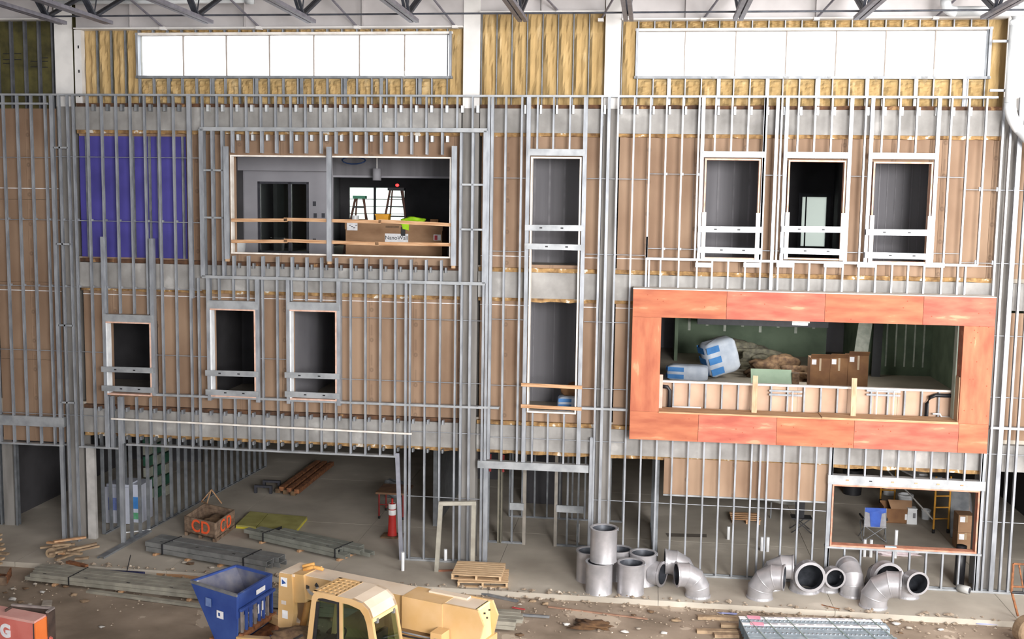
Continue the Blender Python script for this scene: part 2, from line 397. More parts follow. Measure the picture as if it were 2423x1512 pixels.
def upper(x0, x1, ztop, zbot=12.2):
    n = round((x1-x0)/S); q = (x1-x0)/n
    for i in range(n):
        a, b = x0+i*q, x0+(i+1)*q; c = (a+b)/2
        win = next((w_ for w_ in WINS if w_[0] < c < w_[1]), None)
        if win:
            batt(a+.025, b-.025, zbot, win[2]-.1); batt(a+.025, b-.025, win[3]+.06, ztop)
        else: batt(a+.025, b-.025, zbot, ztop)
        if win: stud(wu, a, zbot, win[2]-.06, .028, UY-.12, .12, GALV); stud(wu, a, win[3]+.05, ztop, .028, UY-.12, .12, GALV)
        else: stud(wu, a, zbot, ztop, .022, UY-.09, .09, GALV_D)
upper(-.72, 9.8, 14.25); upper(10.3, 13.5, 14.6); upper(13.95, 23.3, 14.4)
# backing so that no sky shows between batts
for x0, x1, z0, z1 in ((-6, .9, 12.1, 15.3), (9.46, 14.36, 12.1, 15.3), (22.92, 34, 12.1, 15.3), (.9, 9.46, 12.1, 12.99), (.9, 9.46, 14.07, 15.3), (14.36, 22.92, 12.1, 12.99), (14.36, 22.92, 14.12, 15.3)):
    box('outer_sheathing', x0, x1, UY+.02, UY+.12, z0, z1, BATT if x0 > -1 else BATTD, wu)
box('jamb_channel', -.9, -.7, UY-.2, UY, 12.15, 14.2, WHITE, wu)
for z in (13.75, 13.1, 12.45): box('slot', -.8, -.76, UY-.204, UY-.2, z-.04, z+.04, BLK, wu)
# doubled jack studs under the left clerestory window
for px in (404, 508, 611, 717, 820, 905, 996): stud(wu, PX(px, 200, UY), 12.2, 12.95, .09, UY-.13, .13, GALV_D)
for px in (1583, 1700, 1815, 1935, 2050, 2165, 2280): stud(wu, PX(px, 200, UY), 12.2, 12.95, .09, UY-.13, .13, GALV)
# foil boards and studs left of the first column, dark tones deepened for shade
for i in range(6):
    a = -3.6+i*S; box('foil_board', a+.01, a+S-.01, UY-.02, UY, 12.1, 14.6, BATTD, wu); stud(wu, a, 12.1, 14.6, .05, UY-.16, .13, mat('baked_shade_stud', '#5a5b60', '#6b6c70', 4, .5, .3))
for (px, py) in ((15, 127), (15, 141), (15, 150), (42, 127), (42, 141), (80, 145), (105, 137), (105, 145), (80, 158), (105, 159)):
    x, z = P(px, py, UY-.03); box('printed_line', x-.1, x+.1, UY-.026, UY-.021, z-.012, z+.012, BLK, wu)
FILM = bpy.data.materials.new('poly_film'); FILM.use_nodes = True
_nt = FILM.node_tree; _nt.nodes.remove(_nt.nodes['Principled BSDF'])
_a = _nt.nodes.new('ShaderNodeBsdfTransparent'); _b = _nt.nodes.new('ShaderNodeBsdfTranslucent'); _c = _nt.nodes.new('ShaderNodeMixShader'); _c.inputs[0].default_value = .35
_nz = _nt.nodes.new('ShaderNodeTexNoise'); _nz.inputs['Scale'].default_value = 2.; _rp = _nt.nodes.new('ShaderNodeValToRGB'); _rp.color_ramp.elements[0].color = (.8, .8, .8, 1); _rp.color_ramp.elements[1].color = (.96, .95, .93, 1)
_nt.links.new(_nz.outputs[0], _rp.inputs[0]); _nt.links.new(_rp.outputs[0], _b.inputs[0])
_nt.links.new(_a.outputs[0], _c.inputs[1]); _nt.links.new(_b.outputs[0], _c.inputs[2]); _nt.links.new(_c.outputs[0], _nt.nodes['Material Output'].inputs[0])
def clerestory(n, wr_, cuts, label):
    x0, x1, z0, z1 = wr_; t = struct(n, label, (x0, UY, z0))
    box('sill', x0-.08, x1+.08, UY-.16, UY+.1, z0-.07, z0, GALV_D, t); box('head', x0-.08, x1+.08, UY-.14, UY+.1, z1, z1+.06, BUCKW, t)
    box('jamb', x0-.06, x0, UY-.16, UY+.1, z0-.07, z1+.06, GALV, t); box('jamb', x1, x1+.06, UY-.16, UY+.1, z0-.07, z1+.06, GALV, t)
    xs = [x0]+cuts+[x1]
    for c in cuts: box('mullion', c-.012, c+.012, UY, UY+.09, z0, z1, mat('mullion_bronze', '#7d6f64', '#8f8277', 4, .5), t)
    for k, (a, b) in enumerate(zip(xs, xs[1:])):
        rnd = random.Random(k+int(x0)); v = []; f = []
        for j in range(6):
            for i in range(9): v.append((a+(b-a)*i/8, UY+.03+(rnd.uniform(-.02, .02) if 0 < i < 8 and 0 < j < 5 else 0), z0+(z1-z0)*j/5))
        for j in range(5):
            for i in range(8): q = j*9+i; f.append((q, q+1, q+10, q+9))
        mesh('pane', v, f, FILM, t, True)
clerestory('window_1', WINS[0], [PX(x, 130, UY) for x in (433, 535, 637, 742, 850, 957)], 'left strip of clerestory windows glaring white with daylight')
clerestory('window_2', WINS[1], [PX(x, 130, UY) for x in (1620, 1740, 1860, 1978, 2095, 2212)], 'right strip of clerestory windows glaring white, plastic film bunched at the sill')
for k, (px, py) in enumerate(((1690, 178), (1862, 186), (1965, 178), (2075, 178), (2190, 186), (2215, 176), (957, 180))):   # bunched ends of the film
    x, z = P(px, py, UY-.2); mesh('film_tail', [(x-.1, UY-.19, z+.12), (x+.1, UY-.19, z+.14), (x+.04, UY-.24, z-.02), (x-.02, UY-.2, z-.16), (x-.09, UY-.17, z)], [(0, 1, 2), (0, 2, 4), (4, 2, 3)], FILM, bpy.data.objects['window_2' if px > 1200 else 'window_1'])

# ---------------------------------------------------------------- girders, joists, bridging
def girder(x0, x1, zb, label):
    t = thing('steel_girder', label, 'girder', (x0, .3, zb), 'girders along the wall head')
    box('web', x0, x1, .34, .37, zb, 15.28, GIRD, t); box('bottom_flange', x0, x1, .2, .5, zb-.035, zb, WHITE, t); box('top_flange', x0, x1, .2, .5, 15.25, 15.29, GIRD, t)
    k = x0+1.6
    while k < x1-1: box('stiffener', k-.006, k+.006, .22, .34, zb, 15.25, GIRD, t); k += 3.2
girder(-.83, 9.84, 14.24, 'long grey girder above the left clerestory windows')
girder(10.28, 13.5, 14.6, 'short grey girder between the two middle columns')
girder(13.93, 23.3, 14.4, 'long grey girder above the right clerestory windows')
girder(-6.5, -1.5, 14.5, 'girder end left of the first white column')
ends = [(150, 105), (258, 80), (495, 76), (737, 70), (980, 68), (1237, 66), (1487, 66), (1745, 67), (2030, 69), (2330, 74), (2640, 80)]
JX = [PX(a, b, -1.3) for a, b in ends]; JZ = 14.12
where = ['in the far left corner', 'above the dark foil boards', 'above the left end of the left windows', 'above the middle of the left windows', 'above the right end of the left windows', 'above the golden bay between columns',
         'pointing straight at the viewer by the film-wrapped column', 'above the left part of the right windows', 'above the middle of the right windows', 'above the right end of the right windows', 'in the far right corner']
def joist(X, label):
    t = thing('roof_joist', label, 'joist', (X, -1.3, JZ), 'open-web roof joists')
    for s in (-1, 1): bar('bottom_chord', (X+s*.068, -1.3, JZ), (X+s*.068, -35.6, JZ), .1, .085, JOISTL, t, (1, 0, 0))
    for s in (-1, 1): bar('top_chord', (X+s*.05, .3, 15.2), (X+s*.05, -35.6, 15.2), .07, .07, JOIST, t, (1, 0, 0))
    pb = [-2.05-2.4*i for i in range(6)]; pt = [.15]+[-3.25-2.4*i for i in range(6)]
    for i, y in enumerate(pb):
        for s in (-1, 1):
            bar('web_member', (X+s*.045, y, JZ+.03), (X+s*.045, pt[i], 15.17), .06, .06, JOIST, t); bar('web_member', (X+s*.045, y, JZ+.03), (X+s*.045, pt[i+1], 15.17), .06, .06, JOIST, t)
        rod('web_member', (X, y, JZ+.03), (X, y-.25 if i else y+.35, 15.17), .016, JOIST, t)
        box('gusset', X-.012, X+.012, y-.12, y+.12, JZ-.02, JZ+.16, JOIST, t)
for X, wh in zip(JX, where): joist(X, 'grey open-web roof joist '+wh)
br = thing('bridging_rod', 'thin dark bridging rod running across under all the roof joists', 'rod', (JX[0], -2.05, JZ))
for a, b in zip(JX, JX[1:]): rod('rod_length', (a, -2.0, JZ+.05), (b, -2.0, JZ+.05), .022, JOIST, br)
for k, X in enumerate(JX[1:10]):
    s = 1 if k < 5 else -1
    t = thing('kicker_brace', 'slim brace by the roof joist '+where[k+1], 'brace', (X+s*.72, .25, 14.2), 'kicker braces at the girder')
    rod('brace_leg', (X+s*.74, .28, (14.23 if X < 10 else 14.58 if X < 13.6 else 14.38)), (X+s*.1, -1.3, 15.1), .028, JOISTL, t); box('foot_plate', X+s*.74-.07, X+s*.74+.07, .16, .34, (14.18 if X < 10 else 14.53 if X < 13.6 else 14.33), (14.25 if X < 10 else 14.6 if X < 13.6 else 14.4), WHITE, t)
# ================================================================ front stud framing
wf = struct('wall_front', 'open framework of galvanised steel studs standing in front of the sheathing')
LX = lambda i: i*S
RX = lambda j: OFF+j*S
for a, b in ((-6.3, 2.8), (2.8, 10.6), (10.6, 13.95), (13.95, 18.), (18., 23.1), (23.75, 33.8)): track(wf, a, b, TOP, .05)
track(wf, -3.4, -1.5, 12.2, .05)
# far left field
for i in range(-15, -3):
    stud(wf, LX(i), 3.55, TOP); stud(wf, LX(i), 2.75, 3.28)
box('header', -6.2, -1.33, -.01, .16, 3.27, 3.55, TRACK, wf); track(wf, -6.2, -1.35, 2.75, .05)
stud(wf, -1.43, 0., TOP, .1); stud(wf, -1.22, 0, TOP); stud(wf, -.98, 0, TOP)
for z in (11.02, 8.4, 6.15, 3.98): track(wf, -1.4, -.98, z, .05, .0, .15)
stud(wf, LX(-2), 2.74, TOP)
stud(wf, LX(-1), 2.74, TOP)
for i in (0, 1, 2, 3): stud(wf, LX(i), 6.52, TOP); stud(wf, LX(i), 2.74 if i == 0 else 2.88, 4.2)
for i in (4, 5, 6): stud(wf, LX(i), 2.88, TOP)
stud(wf, LX(5)+.45, 7.0, TOP, .1, -.01)
track(wf, -.9, .27, 2.74, .05); track(wf, .5, 4.4, 2.86, .05); track(wf, 4.4, 8.2, 2.86, .05)
stud(wf, .33, 0, 4.2, .11, open=-1); stud(wf, .1, 2.74, 4.2, .09)
# loose strip fixed along the beam
bar('loose_angle', (*[P(265, 990)[0]], -.04, P(265, 990)[1]), (P(975, 1026)[0], -.04, P(975, 1026)[1]), .045, .04, BUCKW, wf, (0, 0, 1))
# above and below the big railed opening
for i in range(7, 26): stud(wf, LX(i), 11.6, TOP)
for i in (8, 9, 10): stud(wf, LX(i), 6.98, 7.56)
for i in (7, 11, 12): stud(wf, LX(i) if i != 7 else 2.66, 2.88, 7.56)
for i in (13, 14, 15): stud(wf, LX(i), 7.0, 7.56)
for i in (8, 9, 10, 13, 14, 15, 16): stud(wf, LX(i), 2.88, 4.28)
for i in range(17, 21): stud(wf, LX(i), 2.88, 7.56)
for i in range(21, 25): stud(wf, LX(i), 0., 7.56)
for X in (8.42, 9.92, 10.15, 10.5): stud(wf, X, 0. if X != 10.5 else 0., 7.56, .06)
track(wf, 1.32, 5.2, 4.3, .06, -.01, .165); track(wf, 5.2, 10.5, 4.29, .06, -.01, .165)
track(wf, 8.4, 10.5, .03, .05, down=False)
# the framed box around the big railed opening
bigx0, bigx1 = 2.8, 10.55
track(wf, bigx0, 6.5, 11.55, .1, -.05, .2); track(wf, 6.5, bigx1, 11.56, .1, -.05, .2)
track(wf, bigx0, 6.9, 7.6, .08, -.05, .2); track(wf, 6.9, bigx1, 7.59, .08, -.05, .2)
stud(wf, bigx0+.03, 7.6, 11.55, .12, -.05, .2); stud(wf, bigx1-.03, 7.6, 11.55, .12, -.05, .2, m=GALV, open=-1); stud(wf, bigx1+.13, 2.9, TOP, .07)
for X in (3.12, 3.4, 9.87, 10.18): stud(wf, X, 7.62, 11.5, .06, -.03, .17)
for px, py in ((510, 403), (510, 515)): z = PZ(px, py); track(wf, 2.85, 3.43, z, .05, -.03, .17)
for px, py in ((1118, 437), (1118, 543)): z = PZ(px, py); track(wf, 9.87, 10.5, z, .05, -.03, .17)
for i in range(9, 24):
    stud(wf, LX(i)+.02, 10.93, 11.5, .05, -.03, .17); stud(wf, LX(i)+.02, 7.63, 8.18, .05, -.03, .17)
# middle field around the tall narrow window
for px in (1157, 1197, 1235, 1424, 1441): stud(wf, PX(px, 277), 0. if px > 1400 else 2.87, TOP, .07 if px in (1157, 1441) else .05)
stud(wf, 10.62, 0., 2.7, .12); stud(wf, 13.42, 0, 3.6, .08)
for px in (1272, 1310, 1349): stud(wf, PX(px, 277), 11.1, TOP); stud(wf, PX(px, 277), 2.87, 4.2)
for X in (11.62, 13.08): stud(wf, X, 2.87, TOP, .1)
box('header', 11.62, 13.08, -.02, .15, 10.93, 11.1, TRACK, wf)
box('header', 10.4, 13.36, -.02, .17, 2.66, 2.86, TRACK, wf)
track(wf, 13.05, 14.35, 4.38, .06)
track(wf, 10.4, 10.95, 4.3, .06)
# right field
for j in (0, 1): stud(wf, RX(j), 0., TOP)
for j in (2, 3, 4, 5, 9, 10, 15, 20, 21, 22): stud(wf, RX(j), 8.36, TOP)
stud(wf, RX(2), 7.6, 8.9, .05); stud(wf, RX(9)+.3, 7.6, TOP, .08)
for j in (6, 7, 8, 11, 12, 13, 16, 17, 18): stud(wf, RX(j), 11.08, TOP)
for X in (16.04, 17.58, 18.1, 19.66, 20.16, 21.74): stud(wf, X, 8.36, TOP, .09)
for x0, x1 in ((16.04, 17.58), (18.1, 19.66), (20.16, 21.74)): box('header', x0, x1, -.02, .15, 10.93, 11.08, TRACK, wf)
track(wf, RX(2), 18.6, 8.34, .06); track(wf, 18.6, RX(22), 8.34, .06)
for px in (1535, 1562, 1605, 1648, 1684, 1722, 1762, 1798, 1840, 1876, 1914, 1952, 1993, 2031, 2071, 2110, 2148, 2186, 2228, 2266, 2284): stud(wf, PX(px, 660), 7.6, 8.31)
for a, b in ((1648, 1684), (1762, 1798), (1840, 1876), (1952, 1993), (2031, 2071), (2188, 2232)):
    z = PZ((a+b)/2, 627); box('blocking', PX(a, 627)-.03, PX(b, 627)+.03, -.015, .1, z-.06, z+.06, TRACK, wf)
for j in range(23, 49): stud(wf, RX(j), 0., TOP, .05 if j != 24 else .11)
stud(wf, RX(23)+.18, 0, TOP, .05); stud(wf, RX(25)-.2, 0, TOP, .05)
# below the orange surround
for j in range(2, 14): stud(wf, RX(j), 0., 3.72)
stud(wf, RX(9)+.22, 0, 3.72, .05)
for j in range(14, 23): stud(wf, RX(j), 2.88, 3.72); stud(wf, RX(j), 0., .98)
track(wf, RX(0), 19.6, .03, .05, down=False); track(wf, 19.6, 33.8, .03, .05, down=False)
stud(wf, 19.56, 0, 3.72, .1); stud(wf, 23.3, 0, 3.72, .1)
track(wf, 23.4, 33.8, 4.28, .06)
# bridging rods threaded through the stud webs, with clips where they cross
def brod(x0, x1, z, y=.07):
    rod('bridging', (x0, y, z), (x1, y, z), .011, GALV, wf)
for a, b, z in ((-6, -1.45, 9.05), (-1.4, 2.75, 9.05), (-6, -1.45, 10.75), (-1.4, 2.75, 10.78), (-6, -1.45, 7.22), (-1.4, 2.75, 7.22), (-6, -.05, 5.42), (1.4, 2.95, 5.4), (4.35, 5.2, 5.4), (-3.3, 0, 3.62), (6.6, 10.5, 6.6), (6.6, 10.5, 4.92),
                (8.6, 10.5, 3.56), (10.6, 11.6, 10.35), (10.6, 11.6, 8.45), (13.15, 14.7, 10.36), (13.15, 14.7, 8.42), (14.72, 16., 10.5), (14.72, 16., 8.6), (17.62, 18.1, 10.5), (17.62, 18.1, 8.6), (19.7, 20.15, 10.5), (19.7, 20.15, 8.6),
                (21.8, 22.45, 10.5), (21.8, 22.45, 8.62), (22.45, 24.9, 10.2), (22.45, 24.9, 8.4), (10.7, 11.6, 6.66), (10.7, 11.6, 4.9), (13.15, 14.35, 6.66), (13.15, 14.35, 4.9), (23.25, 24.9, 6.6), (23.25, 24.9, 5.05), (23.3, 24.9, 3.6),
                (8.45, 10.5, 1.78), (13.5, 19.55, 1.92), (23.3, 24.9, 1.85), (10.6, 14.3, 3.5)): brod(a, b, z)
for i in list(range(-8, 7)):
    for z in (9.05, 7.22): box('clip', LX(i)+.025, LX(i)+.07, .04, .1, z-.01, z+.05, GALV, wf)
for j in (3, 4, 5): 
    for z in (10.5, 8.6): box('clip', RX(j)+.025, RX(j)+.06, .04, .1, z-.03, z+.03, GALV, wf)
for j in (22, 23, 24):
    for z in (10.2, 8.4): box('clip', RX(j)-.06, RX(j)-.02, .04, .1, z-.03, z+.07, GALV, wf)
# slip clips tying stud heads to the beams
CL = mat('bright_zinc', '#c3c6c9', '#dadcde', 8, .35, .4)
for i in range(-1, 26):
    if not (i in (6,)): box('clip', LX(i)+.08, LX(i)+.15, .12, .26, 12.02, 12.2, CL if i > 6 else GALV_D, wf)
for i in range(9, 24): box('clip', LX(i)+.1, LX(i)+.17, .12, .26, 11.26, 11.42, CL, wf); box('clip', LX(i)+.09, LX(i)+.14, .14, .26, 7.84, 7.98, GALV_D, wf)
for i in range(-1, 24): box('clip', LX(i)+.05, LX(i)+.1, .1, .26, 3.76, 3.88, GALV, wf); box('clip', LX(i)+.05, LX(i)+.09, .1, .26, 2.98, 3.08, GALV_D, wf)
for px in (1235, 1272, 1310, 1349, 1424): x = PX(px, 250); box('clip', x+.05, x+.1, .12, .26, 12.0, 12.22, CL, wf); 
for j in range(0, 22): box('clip', RX(j)+.05, RX(j)+.1, .12, .26, 12.0, 12.2, CL, wf)

# ================================================================ window rough openings
def rough(n, x0, x1, z0, z1, label, rails=(), m=BUCK, rail_m=TRACK, left_m=None, depth=.2, posts=False):
    t = struct(n, label, (x0, 0, z0)); th = .04
    box('head', x0, x1, -.03, depth, z1-th, z1, m, t); box('sill', x0, x1, -.04, depth, z0, z0+th, m, t)
    box('jamb', x0, x0+th, -.03, depth, z0+th, z1-th, left_m or m, t); box('jamb', x1-th, x1, -.03, depth, z0+th, z1-th, m, t)
    if posts:
        for x in (x0-.03, x1-.07): box('guard_post', x, x+.1, -.08, -.03, z0, z0+1.18, BUCKW, t)
    for k, z in enumerate(rails):
        r = bar('guard_rail', (x0-.12, -.1, z), (x1+.1, -.1, z+.01*(1-2*(k % 2))), .15, .035, rail_m, t, (0, 0, 1), 'chan' if rail_m is TRACK else 'cube')
        if rail_m is TRACK:
            for q in (.2+.12*k, .62+.1*k): x = x0+(x1-x0)*q; box('knockout', x, x+.07, -.121, -.116, z-.015, z+.02, BLK, r)
    return t
WL = mat('white_left_jamb', '#d6d9de', '#eceef0', 3, .6)  # near-white tone used on the left jambs only
rough('window_3', 0., 1.3, 4.26, 6.3, 'leftmost small window opening with two steel guard rails', (4.98, 4.45), left_m=WL)
rough('window_4', 3., 4.28, 4.32, 6.74, 'second small window opening from the left on the middle storey', (4.98, 4.45), left_m=WL)
rough('window_5', 5.24, 6.54, 4.32, 6.77, 'third small window opening from the left with sagging guard rails', (5.0, 4.48), left_m=WL)
rough('window_6', 11.7, 13., 4.22, 10.9, 'tall narrow window opening running through two storeys', (9.08, 8.6), m=BUCKW)
for z in (4.95, 4.38): bar('guard_rail', (11.55, -.1, z+.02), (13.15, -.1, z), .09, .04, WOOD, bpy.data.objects['window_6'], (0, 0, 1))
rough('window_7', 16.12, 17.5, 8.37, 10.9, 'left of the three narrow window openings at upper right', (9.12, 8.6), posts=True)
rough('window_8', 18.18, 19.58, 8.4, 10.88, 'middle of the three narrow window openings at upper right, door glowing inside', (9.16, 8.62), posts=True)
rough('window_9', 20.24, 21.66, 8.36, 10.86, 'right of the three narrow window openings at upper right', (9.12, 8.55), posts=True)
for x0, x1, z0, z1 in ((0, 1.3, 6.3, 6.5), (3., 4.28, 6.74, 6.96), (5.24, 6.54, 6.77, 6.98)):
    box('header', x0-.08, x1+.08, -.03, .15, z0, z1, TRACK, wf)
    stud(wf, x0-.05, 4.2 if x0 else 2.74, 7.56 if x0 else 8.62, .1, -.02, .17); stud(wf, x1+.05, 4.2 if x0 else 4.3, 7.56 if x0 else 8.6, .11, -.02, .17, open=-1)
w1 = rough('window_10', 3.63, 9.62, 8.24, 10.87, 'big wide opening of the top storey with two wooden guard rails', m=BUCKW, depth=.14)
for px, y0, y1 in ((540, 347, 612), (782, 348, 618), (1076, 346, 628)):
    x = PX(px, 480); z1, z0 = PZ(px, y0), PZ(px, y1)
    bar('guard_post', (x, -.11, z0), (x, -.11, z1), .13, .07, GALV, w1, (1, 0, 0), 'chan'); bar('guard_post', (x, -.1, z0-.07), (x, -.1, z0+.02), .1, .06, WOODV, w1)
for (a, b) in (((548, 521), (680, 521)), ((672, 519), (902, 525)), ((896, 523), (1068, 532)), ((548, 571), (680, 571)), ((672, 569), (896, 577)), ((888, 576), (1068, 579))):
    p, q = P(*a, -.06), P(*b, -.06); bar('guard_rail', (p[0], -.06, p[1]), (q[0], -.06, q[1]), .09, .04, WOOD, w1, (0, 0, 1))
w11 = rough('window_11', 19.62, 23.24, 1.03, 2.66, 'wide ground floor window opening edged in reddish plywood', m=mat('red_edge_ply', '#b4745c', '#c99079', 6, .6))
box('sill_track', 19.5, 23.36, -.06, .15, .98, 1.03, TRACK, w11); box('header', 19.5, 23.36, -.03, .17, 2.66, 2.9, TRACK, w11)
for q in (.09, .25, .4, .56, .71, .87): x = 19.62+3.6*q; box('lag_bolt', x, x+.07, -.045, -.03, 2.77, 2.8, WOOD if q != .25 else BLK, w11)
lv = box('spirit_level', 21.0, 21.28, -.03, .05, 1.07, 1.1, mat('level_blue', '#9fb8c6', '#b4c9d4', 8, .4)); tag(lv, 'small pale blue level lying on the reddish window sill', 'level')

# ================================================================ orange plywood surround
def plymat():
    m = mat('red_painted_plywood', '#985038', '#b46c4c', 2., .75, detail=12, stretch=(.5, 1, 2.2), c3='#c4805f', c3t=.6)
    return m
PLY = plymat(); PLYV = mat('red_painted_plywood_upright', '#9b523a', '#b76f4f', 2., .75, detail=12, stretch=(2., 1, .5), c3='#c88a68', c3t=.6)
PLYP = mat('pink_red_plywood', '#9f4f40', '#b86a54', 2.2, .75, detail=10, stretch=(.6, 1, 2.6), c3='#c98a6c', c3t=.62)
SEAM = mat('ply_seam', '#8c3f2b', '#9b4a33', 5, .8)
po = thing('plywood_surround', 'big orange-red plywood box surround projecting from the right half of the facade', 'window surround', (18.8, -.5, 3.72))
ox0, ox1, oz0, oz1 = 14.41, 23.2, 3.725, 7.59; ix0, ix1, iz0, iz1 = 15.14, 22.48, 4.455, 6.885
yf = -.5
def sheets(cuts, z0, z1, m):
    for k_, (a, b) in enumerate(zip(cuts, cuts[1:])): box('plywood_sheet', a+.004, b-.004, yf, yf+.02, z0, z1, m if k_ % 2 == 0 else PLYP, po)
sheets([ox0, 16.75, 19.15, 21.5, ox1], iz1, oz1, PLY); sheets([ox0, 16.15, 18.1, 20.0, 22.5, ox1], oz0, iz0, PLY)
sheets([ox0, ix0], iz0+.004, iz1-.004, PLYV); sheets([ix1, ox1], iz0+.004, iz1-.004, PLYV)
for n, a in (('side_panel', (ox0, ox0+.02, yf+.02, .2, oz0, oz1)), ('side_panel', (ox1-.02, ox1, yf+.02, .2, oz0, oz1)), ('top_panel', (ox0, ox1, yf+.005, .2, oz1, oz1+.02)), ('bottom_panel', (ox0, ox1, yf+.02, .2, oz0, oz0+.02)),
             ('reveal', (ix1, ix1+.02, yf+.02, .12, iz0, iz1)), ('reveal', (ix0-.02, ix0, yf+.02, .12, iz0, iz1)), ('reveal', (ix0, ix1, yf+.02, .12, iz1, iz1+.02))): box(n, *a, PLY if n != 'top_panel' else BUCKW, po)
for a, b in ((ix0, 19.2), (19.2, ix1)): box('sill_board', a, b-.01, yf-.03, .12, iz0-.02, iz0+.02+(.015 if a > 16 else 0), WOOD, po)
box('jamb_board', ix1-.03, ix1, -.1, .16, iz0, iz1-.02, mat('green_edge', '#9aa79a', '#aab6aa', 4, .7), po); box('jamb_board', ix1-.02, ix1+.01, yf+.06, -.12, iz0, 5.6, WOODV, po); box('jamb_board', ix0, ix0+.09, -.05, 0., iz0, 5.35, mat('pinkish_board', '#b8968a', '#cbaa9d', 5, .7), po)
for px, y0, y1 in ((1788, 889, 976), (2022, 895, 986)):
    x, z1 = P(px, y0, -.05); bar('brace_board', (x-.02, -.2, iz0+.02), (x, -.04, z1), .13, .04, WOODV, po, (1, 0, 0))
rnd = random.Random(3)
for k in range(46):     # screw heads
    r_ = rnd.random()
    if r_ < .35: x, z = rnd.uniform(ox0+.1, ox1-.1), rnd.uniform(iz1+.06, oz1-.06)
    elif r_ < .7: x, z = rnd.uniform(ox0+.1, ox1-.1), rnd.uniform(oz0+.06, iz0-.06)
    else: x, z = rnd.uniform(ix1+.06, ox1-.06), rnd.uniform(iz0, iz1)
    box('screw_head', x-.012, x+.012, yf-.004, yf, z-.012, z+.012, SEAM, po)

# ---------------------------------------------------------------- low knee wall seen through it
wk = struct('wall_knee', 'low stud wall with brown sheathing seen through the orange surround')
ky = .28
track(wk, 15.05, 18.8, 5.13, .05, ky-.04, .13, BUCKW); track(wk, 18.8, 22.62, 5.13, .05, ky-.04, .13, BUCKW)
for k in range(19): stud(wk, 15.1+k*.417, 3.95, 5.1, .04, ky-.03, .11, GALV_D)
KB = mat('baked_light_sheathing', '#a88870', '#bfa08a', .8, .85, detail=4)  # sheathing brown lightened, light on the low wall put into the colour
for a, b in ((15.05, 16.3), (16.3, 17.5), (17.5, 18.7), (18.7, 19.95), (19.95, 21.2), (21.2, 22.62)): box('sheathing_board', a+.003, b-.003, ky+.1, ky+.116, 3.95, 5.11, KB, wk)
for a, b in ((1820, 1898), (2050, 2130)):
    for dz in (0, -.1): box('fixture_rail', PX(a, 920, ky), PX(b, 920, ky), ky-.06, ky-.04, PZ((a+b)/2, 925, ky)+dz-.025, PZ((a+b)/2, 925, ky)+dz+.025, GALV_D, wk)
for px in (1874, 2073, 2113): x = PX(px, 950, ky); rod('riser', (x, ky-.07, 4.2), (x, ky-.07, PZ(px, 925, ky)), .014, PVC, wk)
def plumb(name, label, pts, r, m):
    t = tubepath(name, pts, r, m); tag(t, label, 'pipe'); return t
a = PX(1583, 940, ky); plumb('drain_stack', 'black drain bend in the left end of the knee wall', [(a-.2, ky-.05, 5.0), (a-.05, ky-.05, 4.99), (a+.01, ky-.05, 4.9), (a+.01, ky-.05, 3.96)], .05, BLK)
a = PX(2192, 960, ky); plumb('drain_stack', 'black drain bend in the right end of the knee wall', [(a+.75, ky-.05, 5.02), (a+.2, ky-.05, 5.02), (a+.06, ky-.05, 4.96), (a, ky-.05, 4.8), (a, ky-.05, 3.96)], .05, BLK)
z = PZ(1625, 963, ky); plumb('water_pipe', 'short white plastic pipe low at the left of the knee wall', [(PX(1590, 963, ky), ky-.08, z), (PX(1657, 963, ky), ky-.08, z), (PX(1658, 963, ky), ky-.08, z-.3)], .03, PVC)
plumb('water_pipe', 'stepped white plastic pipe at the right of the knee wall', [(PX(2205, 978, ky), ky-.08, PZ(2205, 978, ky)), (PX(2222, 978, ky), ky-.08, PZ(2222, 978, ky)), (PX(2226, 986, ky), ky-.08, PZ(2226, 986, ky)), (PX(2250, 987, ky), ky-.08, PZ(2250, 987, ky))], .025, PVC)
# ================================================================ rooms behind the openings
def wallx(parent, X, y0, y1, z0, z1, m, name='panel'): return box(name, X-.06, X+.06, y0, y1, z0, z1, m, parent)
def wally(parent, x0, x1, Y, z0, z1, m, name='panel'): return box(name, x0, x1, Y, Y+.1, z0, z1, m, parent)
A2, B2 = 8.05, 11.45; A1, B1 = 3.95, 7.35
# --- top storey, room behind the big railed opening
wi = struct('wall_inner', 'pale drywall partitions of the top storey rooms')
Y4 = 4.2; xa, xb = PX(577, 500, Y4), PX(788, 500, Y4); da, db = PX(611, 500, Y4), PX(731, 500, Y4); dz = PZ(670, 430, Y4)
wally(wi, xa, da, Y4, A2, B2, DRYW); wally(wi, da, db, Y4, dz, B2, DRYW); wally(wi, db, xb, Y4, A2, B2, DRYW)
sz = PZ(900, 416, Y4); wally(wi, xb, 10.7, Y4, sz, B2, DRY); box('soffit_trim', xb, 10.7, Y4-.03, Y4, sz-.06, sz, DRYW, wi)
wally(wi, xa-.02, xb, Y4-.45, PZ(660, 404, Y4-.45), B2, DRYW)     # lowered bulkhead in front of the door wall
wallx(wi, xa-.04, Y4, 9.0, A2, B2, DRYW); wallx(wi, PX(806, 480, 11.2)-.07, Y4+.1, 11.2, A2, B2, DARKW); wallx(wi, 10.75, .5, 11.2, A2, B2, DARKW); wallx(wi, 2.3, .5, 9., A2, B2, DARKW); wally(wi, 2.3, xa, 9., A2, B2, mat('baked_yellow_light_wall', '#8f8b6a', '#a19c7c', 2, .9))  # yellowish light on the end wall is put into its ochre
wally(wi, xa-.04, PX(806, 480, 11.2)-.13, 8.6, A2, B2, DRYW)
d1 = struct('door_1', 'glazed double doorway in the white inner wall, dim room behind', (da, Y4, A2)); FR = mat('dark_frame', '#33333a', '#3e3e46', 5, .5)
